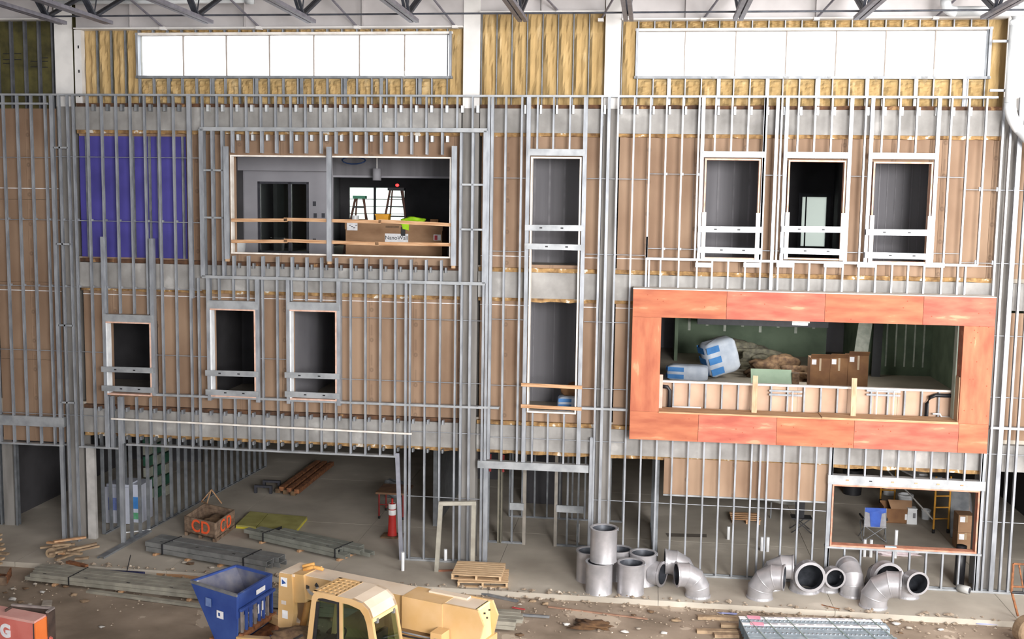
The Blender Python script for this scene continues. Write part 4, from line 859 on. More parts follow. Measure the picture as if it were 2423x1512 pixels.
x, y = G(933, 1178); t = lump('grey_machine', (x, y, .3), .34, GALV_D, None, 14, .25, 3, squash=(1, .8, .9)); tag(t, 'rounded grey machine in the shade beyond the red cart', 'machine')
# wrapped lumber and shelves behind the partition
x, y = G(279, 1240); t = thing('wrapped_bundle', 'upright bundle wrapped in white and blue sheeting behind the left studs', 'bundle', (x, y, 0)); WRP = mat('white_wrap', '#aeb2c2', '#c3c6d2', 1.5, .5); WRB = mat('blue_print_wrap', '#6274b4', '#7d8cc4', 8, .5, detail=1)
box('wrap', x-.38, x+.36, y, y+.9, .02, 1.12, WRP, t); box('printed_panel', x-.28, x+.12, y-.008, y, .42, .8, WRB, t); box('top_fold', x-.36, x+.34, y+.05, y+.85, 1.12, 1.2, WRP, t)
x, y = G(318, 1236); t = thing('wrapped_bundle', 'narrow white bundle with blue and green stripes behind the studs', 'bundle', (x, y, 0)); box('wrap', x-.07, x+.25, y, y+.7, .0, 1.16, WRP, t); box('printed_panel', x-.07, x+.25, y-.008, y, .42, .78, BAGB, t); box('green_panel', x-.07, x+.25, y-.009, y, .1, .3, mat('wrap_green', '#4f8f68', '#5ea278', 6, .5), t)
GRN = mat('green_pack', '#1f4a38', '#2c5c48', 5, .5)
for k in range(8):
    for c_ in range(3):
        x, y = G(327+c_*20, 1205-c_*5); o = box('boxed_goods', x-.1, x+.1, y+.6, y+.95, .15+k*.36, .15+k*.36+.3, GRN if (k+c_) % 2 else mat('grey_pack', '#86877c', '#9a9b8e', 6, .7)); tag(o, ('lowest', 'second', 'third', 'fourth', 'fifth', 'sixth', 'seventh', 'topmost')[k]+' pack from below in the '+('left', 'middle', 'right')[c_]+' stack behind the partition studs', 'pack', 'packs stacked behind the partition')
x, y = G(318, 1262); t = rod('pvc_length', (x-.3, y-.1, .03), (x+.35, y+.3, .03), .02, PVC); tag(t, 'thin white plastic pipe lying on the floor between the two partitions', 'pipe')
x, y = G(500, 1190); t = thing('wooden_tripod', 'small light wooden A-frame standing behind the CD crate', 'stand', (x, y, 0))
for s in (-1, 1): bar('leg', (x+s*.35, y, 0), (x, y+.05, .42), .03, .03, WOOD, t)
bar('leg', (x, y-.4, 0), (x, y, .42), .03, .03, WOOD, t); bar('tie', (x-.3, y, .04), (x+.02, y-.35, .04), .03, .03, WOOD, t)

# ================================================================ ground floor, right opening
x, y = G(2069, 1282); t = thing('camp_chair', 'blue and grey folding camp chair seen from behind in the right window', 'chair', (x, y, 0)); CB = mat('chair_blue', '#2a4a9c', '#3458b0', 5, .7); CG = mat('chair_grey', '#88868a', '#9a989c', 5, .7)
zt, zs = 1.0, .45
v = [(x-.3, y+.06, zt), (x+.3, y+.06, zt), (x+.3, y+.05, zt-.12), (x+.17, y+.02, zt-.15), (x+.13, y-.0, zs), (x-.13, y-.0, zs), (x-.17, y+.02, zt-.15), (x-.3, y+.05, zt-.12)]
mesh('back_panel', [(p[0], p[1]-.012, p[2]) for p in v]+[(p[0], p[1]+.012, p[2]) for p in v], [tuple(range(8)), tuple(range(8, 16))]+[(i, (i+1) % 8, 8+(i+1) % 8, 8+i) for i in range(8)], CB, t)
for s in (-1, 1): mesh('side_panel', [(x+s*.3, y+.06, zt-.12), (x+s*.17, y+.03, zt-.15), (x+s*.13, y+.01, zs), (x+s*.3, y+.02, zs), (x+s*.3, y+.08, zt-.12), (x+s*.17, y+.05, zt-.15), (x+s*.13, y+.03, zs), (x+s*.3, y+.04, zs)], [(0, 1, 2, 3), (4, 5, 6, 7), (0, 1, 5, 4), (2, 3, 7, 6), (0, 3, 7, 4), (1, 2, 6, 5)], CG, t)
mesh('seat', [(x-.32, y, zs-.02), (x+.32, y, zs-.02), (x+.34, y+.5, zs+.03), (x-.34, y+.5, zs+.03), (x-.32, y, zs+.01), (x+.32, y, zs+.01), (x+.34, y+.5, zs+.06), (x-.34, y+.5, zs+.06)], [(0, 1, 2, 3), (4, 5, 6, 7), (0, 1, 5, 4), (2, 3, 7, 6), (0, 3, 7, 4), (1, 2, 6, 5)], CG, t)
for s in (-1, 1):
    rod('leg', (x+s*.34, y, 0), (x-s*.28, y+.02, zs), .013, GALV_D, t); rod('leg', (x+s*.34, y, 0), (x+s*.34, y+.5, zs), .013, GALV_D, t); rod('leg', (x+s*.36, y+.5, 0), (x+s*.3, y+.02, zs), .013, GALV_D, t)
    rod('back_post', (x+s*.31, y+.02, zs-.3), (x+s*.3, y+.06, zt), .014, GALV_D, t); rod('armrest', (x+s*.33, y+.03, .66), (x+s*.36, y+.48, .68), .03, BLK, t)
x, y = G(1897, 1262); t = thing('camp_chair', 'dark folding camp chair turned away beyond the right stud field', 'chair', (x, y, 0))
mesh('back_panel', [(x-.22, y+.1, 1.), (x+.1, y+.25, 1.), (x+.06, y+.1, .45), (x-.2, y-.04, .45), (x-.22, y+.13, 1.), (x+.1, y+.28, 1.), (x+.06, y+.13, .45), (x-.2, y-.01, .45)], [(0, 1, 2, 3), (4, 5, 6, 7), (0, 1, 5, 4), (2, 3, 7, 6), (0, 3, 7, 4), (1, 2, 6, 5)], BLK, t); box('seat', x-.3, x+.3, y, y+.45, .42, .45, BLK, t)
for a_, b_ in (((-.3, 0), (.25, .05)), ((.3, 0), (-.25, .05)), ((-.3, .45), (.25, .4)), ((.3, .45), (-.25, .4))): rod('leg', (x+a_[0], y+a_[1], 0), (x+b_[0], y+b_[1], .44), .014, BLK, t)
x, y = G(1862, 1228); t = thing('covered_table', 'low table under a crumpled grey sheet behind the dark camp chair', 'table', (x, y, 0)); lump('sheet', (x, y, .75), .5, mat('grey_sheet', '#7b7a76', '#94938f', 4, .9), t, 9, .2, 4, squash=(1.5, .7, .5))
for s in (-1, 1): rod('leg', (x+s*.5, y, 0), (x+s*.5, y, .7), .025, GALV_D, t)
x, y = G(2118, 1232); t = thing('open_carton', 'open brown carton with raised flap on the floor behind the blue chair', 'box', (x, y, 0)); hw = .42
for nm, q in (('side', (x-hw, x+hw, y-.28, y-.265, 0, .45)), ('side', (x-hw, x+hw, y+.3, y+.315, 0, .55)), ('side', (x-hw, x-hw+.015, y-.28, y+.3, 0, .5)), ('side', (x+hw-.015, x+hw, y-.28, y+.3, 0, .5)), ('bottom', (x-hw, x+hw, y-.28, y+.3, 0, .015))): box(nm, *q, CARDD, t)
mesh('flap', [(x-.2, y-.27, .45), (x+hw, y-.27, .45), (x+hw+.05, y-.02, .66), (x-.25, y-.02, .66), (x-.2, y-.26, .46), (x+hw, y-.26, .46), (x+hw+.05, y-.01, .67), (x-.25, y-.01, .67)], [(0, 1, 2, 3), (4, 5, 6, 7), (0, 1, 5, 4), (2, 3, 7, 6), (0, 3, 7, 4), (1, 2, 6, 5)], CARD, t); box('label', x+.22, x+.32, y-.288, y-.281, .12, .3, PAPER, t)
def pail(label, px, py, s=1., square=False):
    x, y = G(px, py); t = thing('pail', label, 'pail', (x, y, 0), 'white pails in the right ground floor room')
    if square: prism('body', [(x-.16*s, 0), (x+.16*s, 0), (x+.14*s, .5*s), (x-.14*s, .5*s)], 'y', y-.13, y+.13, PVC, t); box('lid', x-.15*s, x+.15*s, y-.14, y+.14, .5*s, .53*s, PVC, t); box('label', x+.02, x+.1, y-.135, y-.131, .2, .36, DRY, t)
    else: lathe('body', [(0, 0), (.15*s, 0), (.175*s, .38*s), (.16*s, .38*s), (.14*s, .03), (0, .03)], (x, y, 0), PVC, t, 18); lathe('rim', [(.175*s, .33*s), (.19*s, .34*s), (.19*s, .385*s), (.16*s, .39*s)], (x, y, 0), PVC, t, 18)
pail('white square pail standing right of the open carton', 2155, 1238, .95, True); pail('white pail partly hidden behind the open carton', 2141, 1205, 1.3); pail('small white pail beside the yellow scaffold foot', 2190, 1228, .8); pail('white pail far back at the top of the right window', 2103, 1170, 1.2)
x, y = G(2016, 1168); t = lathe('trash_drum', [(0, 0), (.3, 0), (.34, .85), (.36, .87), (.33, .88), (.3, .05), (0, .05)], (x, y, 0), BLK, n=20); tag(t, 'black drum in the dark corner behind the blue camp chair', 'drum')
YSC = mat('scaffold_yellow', '#b07a22', '#c28a2c', 5, .6)
t = thing('scaffold', 'yellow rolling scaffold with a cluttered white deck in the right window', 'scaffold', (*G(2200, 1265), 0)); sx0, sy0 = G(2208, 1262); sx1, sy1 = sx0-.9, sy0+3.2
for (qx, qy) in ((sx0, sy0), (sx0+.45, sy0+.1), (sx1, sy1), (sx1+.45, sy1)): rod('post', (qx, qy, .12), (qx, qy, 1.75), .03, YSC, t); rod('caster', (qx-.03, qy, .07), (qx+.03, qy, .07), .07, BLK, t)
for z in (.45, .8, 1.15): bar('rung', (sx0, sy0, z), (sx0+.45, sy0+.1, z), .035, .035, YSC, t); bar('rung', (sx1, sy1, z), (sx1+.45, sy1, z), .035, .035, YSC, t)
bar('brace', (sx0, sy0, .4), (sx1, sy1, 1.3), .03, .03, WHITE, t); quadbox('deck', [(sx0-.05, sy0), (sx0+.5, sy0+.1), (sx1+.5, sy1), (sx1-.05, sy1)], 1.42, 1.47, PVC, t)
o = box('tool_case', sx0, sx0+.3, sy0+.5, sy0+.8, 1.47, 1.62, mat('case_grey', '#5b5f66', '#6a6e75', 5, .5)); tag(o, 'grey tool case on the scaffold deck', 'case'); o = box('paper_stack', sx0-.2, sx0+.05, sy0+1.2, sy0+1.7, 1.47, 1.52, PAPER); tag(o, 'white papers left on the scaffold deck', 'papers')
x, y = G(2248, 1288); carton('brown carton at the lower right corner of the right window, lower of two', 2264, 2300, 1300, .5, .5, CARD, 0., 'cartons at the right window', False)
c_ = carton('brown carton stacked on the other at the right window corner', 2264, 2300, 1300, .5, .5, CARD, 0., 'cartons at the right window', False); c_.location.z += .51
x, y = G(2258, 1275); x += .3; 
for k in range(3): bar('drywall_panel', (x-.15+.12*k, y+.2*k, 0), (x+.02+.12*k, y+.9+.3*k, 1.25-.1*k), .55, .03, (GALV_D, mat('paint_marked', '#7d7a78', '#96928e', 3, .8, c3='#b8573a', c3t=.7), DRY)[k], None, (1, .2, 0)); tag(bpy.data.objects['drywall_panel' if k == 0 else 'drywall_panel.%03d' % k], ('pale steel-grey', 'red paint-marked', 'plain grey')[k]+' panel leaning beside the cartons in the right window', 'panel')
x, y = G(2272, 1388, 0); t = tubepath('black_pipe', [(x, y+.15, 0), (x+.02, y+.15, 1.05)], .13, BLK, n=16); tag(t, 'tall black corrugated pipe standing behind the studs under the right window', 'pipe')
x, y = G(2284, 1404); t = thing('pipe_coupling', 'short grey pipe piece lying on the slab at the right stud foot', 'pipe', (x, y, 0)); tubepath('sleeve', [(x-.15, y+.12, .1), (x+.08, y-.06, .1)], .1, mat('grey_pvc', '#9b9a98', '#acaba9', 5, .5), t, 16); tubepath('bore', [(x+.06, y-.045, .1), (x+.085, y-.064, .1)], .07, FR, t, 16)
x, y = G(2120, 1320); o = lump('plastic_litter', (x+.1, y+.3, .06), .3, mat('pink_white_film', '#cdb9bd', '#e2d6d8', 6, .5, c3='#b85a66'), None, 31, .35, 3, squash=(1.9, .7, .3)); tag(o, 'crumpled white and pink plastic on the floor under the right window', 'litter')
x, y = G(1640, 1255); quad = quadbox('floor_strip', [G(1575, 1262), (G(1672, 1264)), G(1672, 1272), G(1580, 1270)], .001, .006, mat('dark_slab_strip', '#5e564e', '#6b635a', 3, .9)); tag(quad, 'dark strip patch on the slab behind the right studs', kind='structure')  # thin darker strip laid on the slab
x, y = G(1765, 1240); t = thing('pallet_end', 'yellowish wooden pallet lying deep behind the right stud field', 'pallet', (x, y, 0)); 
for k in range(4): box('deck_board', x-.45, x+.45, y+.22*k, y+.22*k+.14, .12, .14, WOOD, t)
for s in (-.42, 0, .38): box('stringer', x+s, x+s+.05, y, y+.85, 0, .12, WOOD, t)
# ================================================================ white pipework
DPM = mat('painted_pipe', '#c9cdd0', '#dfe2e4', 3, .35)
def arc(p0, p1, p2, n=6):
    p0, p1, p2 = Vector(p0), Vector(p1), Vector(p2); return [tuple((1-t_)**2*p0+2*t_*(1-t_)*p1+t_*t_*p2) for t_ in [i/n for i in range(n+1)]]
yp = -.35
x1, z1 = P(2402, 60, yp); x2, z2 = P(2393, 268, yp); x3, z3 = P(2440, 330, yp)
t = thing('drain_pipe', 'fat white drain pipe dropping and bending at the upper right', 'pipe', (x2, yp, z2))
tubepath('upright_run', [(x1, yp, z1), (x1, yp, (z1+z2)/2), (x1-.0, yp, z2+.25)], .13, DPM, t, 18)
tubepath('elbow', arc((x1, yp, z2+.25), (x1, yp, z2-.1), (x1+.25, yp, z2-.38)), .135, DPM, t, 18); tubepath('sloping_run', [(x1+.25, yp, z2-.38), (x1+2.6, yp, z2-2.9)], .13, DPM, t, 18)
tubepath('top_elbow', arc((x1, yp, z1), (x1, yp, z1+.3), (x1+.1, yp-.3, z1+.5)), .135, DPM, t, 18)
for z in (z1-.35, z2+.55): box('pipe_strap', x1-.45, x1+.16, yp+.1, yp+.16, z-.03, z+.03, GALV, t)
xa_, za_ = P(2232, -20, -.6); xb_, zb_ = P(2236, 27, -.6); xc_, zc_ = P(2430, 30, -.6)
t = thing('drain_branch', 'white branch pipe with a bend beneath the girder at the upper right', 'pipe', (xb_, -.6, zb_)); tubepath('drop', [(xb_, -.6, za_+.3), (xb_, -.6, zb_+.25)], .12, DPM, t, 16); tubepath('elbow', arc((xb_, -.6, zb_+.25), (xb_, -.6, zb_), (xb_+.25, -.6, zb_)), .125, DPM, t, 16); tubepath('level_run', [(xb_+.25, -.6, zb_), (xc_, -.6, zb_)], .12, DPM, t, 16)
x0, z0 = P(300, 11, -.4); x1, z1 = P(592, 4, -.4); t = thing('sprinkler_main', 'white pipe with capped end along the girder at the upper left', 'pipe', (x0, -.4, z0)); tubepath('run', [(x0-2.5, -.4, z1+.02), (x1, -.4, z1+.02)], .055, DPM, t, 14); tubepath('end_cap', [(x1-.12, -.4, z1+.02), (x1+.1, -.4, z1+.02)], .085, DPM, t, 14)

# ================================================================ spiral ducts
DUCT = mat('spiral_duct_steel', '#a3a1a4', '#b9b6b9', 3, .34, .45); DIN = mat('duct_lining', '#3c3e44', '#50535a', 6, .45, .5)
def can(label, px, py, r=.335, h=.78, z=0., tee=None):
    x, y = G(px, py, z); y += r; t = thing('duct_section', label, 'duct', (x, y, z), 'round duct sections on the slab')
    lathe('shell', [(r*1.03, 0), (r, .02), (r, h-.06), (r*1.04, h-.02), (r*1.04, h)], (x, y, z), DUCT, t, 32); lathe('lining', [(r*.9, h), (r*.88, h-.02), (r*.88, .03)], (x, y, z), DIN, t, 32); lathe('rim', [(r*1.05, h-.015), (r*1.07, h), (r*1.04, h+.012), (r*.87, h+.006), (r*.88, h-.02)], (x, y, z), DUCT, t, 32)
    rod('clamp', (x+r*1.05, y-.1, z+h-.03), (x+r*1.05, y-.03, z+h+.03), .012, GALV, t)
    if tee:
        d = Vector(tee).normalized(); c = Vector((x, y, z+h*.42)); ring = lambda nm, s0, s1, r0, r1, m: tubepath(nm, [tuple(c+d*s0), tuple(c+d*s1)], [r0, r1], m, t, 26, caps=False)
        ring('branch', r*.7, r+.2, .3, .3, DUCT); ring('branch_flange', r+.17, r+.21, .33, .33, DUCT); ring('branch_lining', r*.7, r+.205, .27, .27, DIN); tubepath('branch_rim', [tuple(c+d*(r+.205)), tuple(c+d*(r+.212))], [.33, .26], DUCT, t, 26, caps=False)
can('duct section standing at the left front under the top one', 1415, 1411); can('duct section standing front middle, right of the stacked one', 1491, 1413); can('duct section half hidden at the left rear of the group', 1392, 1382); can('duct section hidden at the rear behind the stacked one', 1462, 1378)
can('duct section stacked on top of the others', 1426, 1411-75, z=.8, h=.84); can('duct tee with a side branch pointing right', 1520, 1390, .34, .8, tee=(1, -.45, 0))
def elbow(label, x, y, r, R, az, ang=90., n=3, lead=.14):
    t = thing('duct_elbow', label, 'duct', (x, y, 0), 'gored duct elbows on the slab'); d = Vector((math.cos(az), math.sin(az), 0)); zz = Vector((0, 0, 1)); c0 = Vector((x, y, 0))
    def sec(th, ext=0.):       # centre and axis at bend angle th
        c = c0+zz*lead+d*R*(1-math.cos(th))+zz*R*math.sin(th); a = d*math.sin(th)+zz*math.cos(th); return c+a*ext, a
    side = d.cross(zz); N = 30
    def ringv(c, a, rr): u = a.cross(side).normalized(); return [tuple(c+side*rr*math.cos(2*math.pi*k/N)+u*rr*math.sin(2*math.pi*k/N)) for k in range(N)]
    cuts = [sec(0, -lead)]+[sec(math.radians(ang)*(k+.5)/n) for k in range(n)]+[sec(math.radians(ang), lead)]
    quads = lambda m_: [(i*N+k, i*N+(k+1) % N, i*N+N+(k+1) % N, i*N+N+k) for i in range(m_) for k in range(N)]
    for i in range(len(cuts)-1):
        (ca, aa), (cb, ab) = cuts[i], cuts[i+1]; g_ = mesh('gore', ringv(ca, aa, r)+ringv(cb, ab, r), quads(1), DUCT, t, True)
        if 0 < i: mesh('seam', ringv(ca-aa*.016, aa, r*1.002)+ringv(ca, aa, r*1.03)+ringv(ca+aa*.016, aa, r*1.002), quads(2), DUCT, g_, True)
    v = [];
    for c, a in cuts: v += ringv(c, a, r*.9)
    mesh('lining', v, quads(len(cuts)-1), DIN, t, True)
    for (c, a), s in ((cuts[0], -1), (cuts[-1], 1)):
        mesh('flange', ringv(c-a*s*.06, a, r*1.0)+ringv(c-a*s*.02, a, r*1.07)+ringv(c, a, r*1.07)+ringv(c, a, r*.88), quads(3), DUCT, t, False)
    return t
def el(label, px, py, r, R, azdeg, **k):
    x, y = G(px, py); elbow(label, x, y+r, r, R, math.radians(azdeg), **k)
el('duct elbow opening left, rear of the left pair', 1622, 1388, .31, .4, 183); el('duct elbow opening left, front of the left pair', 1652, 1420, .3, .42, 192)
el('duct elbow opening right at the left end of the row', 1800, 1424, .31, .45, -14); el('duct elbow opening right half hidden behind the first of the row', 1822, 1400, .3, .45, -5)
el('large duct elbow facing the viewer beside the first of the row', 1908, 1408, .36, .38, -84); el('small duct elbow facing the viewer, third in the row', 1963, 1405, .25, .34, -80); el('duct elbow turned away showing its back, middle of the row', 2021, 1418, .29, .4, 95)
el('large duct elbow facing the viewer half hidden behind the front one', 2088, 1412, .37, .4, -80); el('front duct elbow opening right with a bright gleam', 2072, 1446, .32, .48, -12); el('duct elbow facing the viewer at the right end of the row', 2152, 1420, .28, .36, -74)

# ================================================================ pallets, bundles, loose pieces on the ground
PAL = mat('pallet_wood', '#b3926f', '#d0b38f', 6, .8, detail=7, stretch=(.6, 5, 3))
def pallet(label, cx, cy, rot, z, L=1.28, W=1.05):
    t = thing('wooden_pallet', label, 'pallet', (cx, cy, z), 'stacked pallets'); e = Vector((math.cos(rot), math.sin(rot), 0)); n_ = Vector((-e.y, e.x, 0)); c = Vector((cx, cy, z))
    for k in range(7): q = (k-3)/3*(W/2-.06); bar('deck_board', c+e*(-L/2)+n_*q+Vector((0, 0, .125)), c+e*(L/2)+n_*q+Vector((0, 0, .125)), .02, .125, PAL, t, (0, 0, 1))
    for k in (-1, 0, 1): p = c+e*k*(L/2-.03)+Vector((0, 0, .065)); bar('stringer', p-n_*W/2, p+n_*W/2, .1, .05, PAL, t, (0, 0, 1))
    for k in (-1, 0, 1): q = k*(W/2-.06); bar('bottom_board', c+e*(-L/2)+n_*q+Vector((0, 0, .01)), c+e*(L/2)+n_*q+Vector((0, 0, .01)), .02, .12, PAL, t, (0, 0, 1))
pc = [G(1128, 1385)]; pallet('lower wooden pallet sticking out to the right', pc[0][0]+.12, pc[0][1]+.38, .1, 0.); pallet('upper wooden pallet on the stack left of the ducts', pc[0][0]-.02, pc[0][1]+.46, .02, .15)
BS = mat('dusty_stud_steel', '#8f8b80', '#aaa598', 3, .6, .25); BSD = mat('dark_stud_steel', '#7a7b7b', '#929291', 3, .5, .35); BSM = mat('mid_stud_steel', '#85877f', '#9c9d95', 3, .5, .35)
def bundle(label, p0, p1, z, cols, rows, w_, h_, m, dun=3, jit=.25, slots=True, strap=True, seed=1, group='steel stud bundles'):
    rnd = random.Random(seed); p0, p1 = Vector((*p0, 0)), Vector((*p1, 0)); e = (p1-p0).normalized(); n_ = Vector((-e.y, e.x, 0)); L = (p1-p0).length
    t = thing('stud_bundle', label, 'stud bundle', tuple(p0), group)
    for k in range(dun): q = p0+e*L*(k+.5)/dun; bar('dunnage', q+Vector((0, 0, z+.03))-n_*.05, q+n_*(cols*w_+.08)+Vector((0, 0, z+.03)), .06, .08, WOOD, t, (0, 0, 1))
    for r_ in range(rows):
        for c in range(cols):
            a = rnd.uniform(0, jit); b = rnd.uniform(0, jit); o_ = n_*(w_*(c+.5))+Vector((0, 0, z+.06+h_*(r_+.5)))
            s = bar('steel_stud', p0+e*a+o_, p1-e*b+o_, h_*.92, w_*.8, m, t, (0, 0, -1), 'chan')
            if slots and c == 0 and r_ == rows-1:
                k = .6
                while k < L-.6: q = p0+e*k+o_+Vector((0, 0, h_*.475)); bar('punched_slot', q-e*.045, q+e*.045, .004, .035, BLK, t, (0, 0, 1)); k += 1.2
    if strap:
        for q in (.18, .8): c = p0+e*L*q+n_*(cols*w_/2)+Vector((0, 0, z+.06+rows*h_/2)); bar('strap', c-n_*(cols*w_/2+.01), c+n_*(cols*w_/2+.01), rows*h_+.02, .02, BLK, t, (0, 0, 1))
    return t
bundle('dark steel stud bundle with wood spacers in front of the CD crate', G(330, 1308), G(640, 1362), 0., 2, 2, .4, .14, BSD, 4, .2, seed=2)
bundle('pale steel stud bundle lying right of the CD crate', G(575, 1276), G(850, 1338), 0., 3, 2, .26, .12, BSM, 3, .9, seed=3)
ZG = -.13
bundle('long dusty stud bundle on the dirt left of the blue hopper', G(52, 1378, ZG), G(700, 1450, ZG), ZG, 4, 2, .2, .1, BS, 4, .3, seed=4); bundle('dusty stud bundle behind the telehandler boom, ending right of it', G(700, 1462, ZG), G(1236, 1500, ZG), ZG, 4, 2, .2, .1, BS, 3, .25, seed=5)
def single(name, label, cat, a, b, z, wx, wy, m, shape='chan', za=None):
    p, q = G(*a, z), G(*b, z); o = bar(name, (*p, z+wx/2), (*q, z+wx/2), wx, wy, m, None, (0, 0, -1), shape); return tag(o, label, cat)
single('steel_stud', 'single dusty stud lying in front of the long bundle on the dirt', 'stud', (208, 1401), (480, 1437), ZG, .06, .15, BS)
single('floor_track', 'steel floor track running out from the stud partition across the slab', 'track', (238, 1322), (352, 1258), 0, .05, .2, GALV_D)
single('steel_bar', 'grey steel bar lying right of the telehandler, front one', 'bar', (1170, 1452), (1300, 1462), ZG, .05, .06, GALV_D); single('steel_bar', 'grey steel bar near the slab edge below the pallets', 'bar', (1130, 1404), (1225, 1425), ZG, .05, .08, GALV_D)
single('wood_strip', 'thin reddish wood strip lying in the dirt below the ducts', 'strip', (1297, 1437), (1532, 1466), ZG, .03, .05, mat('reddish_strip', '#8a6753', '#9e7c68', 6, .8), 'cube'); single('rebar', 'thin dark rod lying on the slab before the duct row', 'rod', (1944, 1432), (1986, 1442), 0, .02, .02, RUST, 'cube')
x, y = G(298, 1352); o = rod('rebar_stake', (x, y, -.1), (x+.14, y, .45), .012, BLK); tag(o, 'thin dark stake standing at the slab edge behind the long stud bundle', 'stake')
single('timber_length', 'pale timber lying behind the long dusty stud bundle', 'timber', (315, 1353), (470, 1371), ZG, .06, .1, WOOD, 'cube'); single('tarp_roll', 'dark blue rolled tarp lying behind the long dusty stud bundle', 'tarp', (225, 1356), (340, 1362), ZG, .1, .18, mat('navy_tarp', '#22264a', '#2d325c', 5, .6), 'cyl')
single('timber_length', 'rusty red timber at the foot of the wood offcut pile', 'timber', (160, 1332), (205, 1342), 0, .06, .12, RUST, 'cube')
OFC = mat('offcut_wood', '#7d6853', '#a48c70', 6, .85, detail=6); rnd = random.Random(12)
for k in range(18):
    px, py = 135+rnd.uniform(0, 65), 1332-rnd.uniform(0, 34); x, y = G(px, py); a_ = rnd.uniform(.5, 1.3) if k % 3 else rnd.uniform(-.3, .4); L = rnd.uniform(.3, .9); d = Vector((math.cos(a_), math.sin(a_), rnd.uniform(-.1, .12))); c = Vector((x, y, .06+.012*k+abs(d.z)*L*.5))
    o = bar('wood_offcut', c-d*L/2, c+d*L/2, .05, .1, OFC if k % 4 else WOOD, None, (0, 0, 1)); tag(o, ('weathered grey-brown' if k % 4 else 'fresh pale')+' wood offcut in the loose pile by the left column', 'offcut', 'wood offcut pile')
o = lathe('wood_roll', [(.03, -.05), (.14, -.05), (.14, .05), (.03, .05)], (*G(122, 1318), .12), OFC, n=18); o.rotation_euler = (math.pi/2, 0, .2); tag(o, 'round wooden disc at the left end of the wood offcut pile', 'disc')
for k in range(7):
    x, y = G(4+rnd.uniform(-6, 16), 1338-8*k); o = bar('plank_end', (x-.7, y+.1, .05+.04*k), (x+.05, y, .05+.04*k), .05, .13, WOODV if k % 2 else OFC, None, (0, 0, 1)); tag(o, ('lowest', 'second', 'third', 'fourth', 'fifth', 'sixth', 'topmost')[k]+' plank end from below in the lumber heap at the far left edge', 'plank', 'lumber heap at the left edge')
a = Vector(G(0, 1378, ZG)); t = thing('timber_tray', 'open brown timber tray at the left edge near the slab', 'tray', (*a, ZG))
quadbox('bottom', [G(-30, 1380, ZG), G(14, 1382, ZG), G(26, 1362, ZG), G(-20, 1358, ZG)], ZG, ZG+.03, RUST, t); quadbox('side_board', [G(14, 1382, ZG), G(17, 1382, ZG), G(28, 1362, ZG), G(25, 1362, ZG)], ZG, ZG+.22, RUST, t); quadbox('side_board', [G(-30, 1384, ZG), G(16, 1386, ZG), G(16, 1382, ZG), G(-30, 1380, ZG)], ZG, ZG+.2, CRW, t)
# strapped bundle at lower right
ZB = ZG; b0 = Vector(G(1745, 1478, ZB)); b1 = Vector(G(2072, 1478, ZB)); b0.y = -3.3; b1.y = -2.95; t = thing('strapped_bundle', 'bluish strapped bundle of punched steel sections with white label tape, front right', 'steel bundle', (*b0, ZB))
FB = mat('blue_grey_film', '#8fa0ac', '#a9b7c0', 6, .35, .3, detail=2); e = (b1-b0).normalized(); n_ = Vector((e.y, -e.x)); L = (b1-b0).length
for k in range(9):
    p = b0+n_*(.16*k); q = b1+n_*(.16*k)+e*rnd.uniform(-.06, .05); bar('steel_section', (p.x, p.y, ZB+.2), (q.x, q.y, ZB+.2), .26, .15, FB, t, (0, 0, -1), 'chan')
for row in (.5, 3.2, 5.):
    for k in range(34): q = b0+n_*(.16*row)+e*(L*(k+.5)/34); box('punched_tab', q.x-.015, q.x+.015, q.y-.03, q.y+.03, ZB+.33, ZB+.345, GALV, t)
for row, m in ((-.4, PAPER), (2., PAPER)):
    p = b0+n_*(.16*row); q = b1+n_*(.16*row); bar('label_tape', (p.x, p.y, ZB+.336), (q.x, q.y, ZB+.336), .008, .15, m, t, (0, 0, 1))
    for k in range(14): c = p.lerp(q, (k+1.6)/16); bar('tape_print', (c.x-.07, c.y+.02, ZB+.341), (c.x+.07, c.y+.02+.14*e.y, ZB+.341), .003, .03, mat('tape_ink', '#3a3a44', '#9a98a4', 40, .6, stretch=(3, 1, 1)), t, (0, 0, 1))
    c = p.lerp(q, .1); bar('pink_tag', (c.x-.14, c.y, ZB+.345), (c.x+.16, c.y, ZB+.345), .008, .2, mat('pink_tag', '#dc8fa6', '#e8a4b8', 4, .6), t, (0, 0, 1))
for k in (.05, .17, .33, .62, .8, .93): p = b0+e*L*k+n_*(-.12); q = p+n_*1.6+e*.25; bar('strap', (p.x, p.y, ZB+.347), (q.x, q.y, ZB+.347), .006, .018, mat('green_strap', '#76877a', '#8a9a8d', 5, .5), t, (0, 0, 1))
for k, (a_, b_) in enumerate((((1650, 1464), (1745, 1467)), ((1705, 1483), (1748, 1485)), ((1648, 1497), (1745, 1499)), ((1690, 1507), (1748, 1508)))): single('timber_length', ('topmost', 'second', 'third', 'lowest')[k]+' timber end sticking out left of the strapped bundle', 'timber', a_, b_, ZG, .08, .14, OFC, 'cube')
for k, (a_, b_) in enumerate((((1700, 1448), (1745, 1460)), ((2150, 1455), (2185, 1468)), ((2205, 1462), (2300, 1476)), ((2300, 1474), (2372, 1482)))):
    p, q = G(*a_, ZG), G(*b_, ZG); o = lump('tarp_scrap', ((p[0]+q[0])/2, (p[1]+q[1])/2, ZG+.03), max(.2, abs(q[0]-p[0])/2), mat('violet_blue_tarp', '#7f84b4', '#979cc6', 5, .6), None, 50+k, .3, 3, squash=(1, .22, .05)); tag(o, ('blue tarp scrap left of the strapped bundle', 'blue tarp scrap right of the strapped bundle', 'long blue tarp scrap along the slab edge at right', 'blue tarp scrap near the brown tyre')[k], 'tarp scrap')
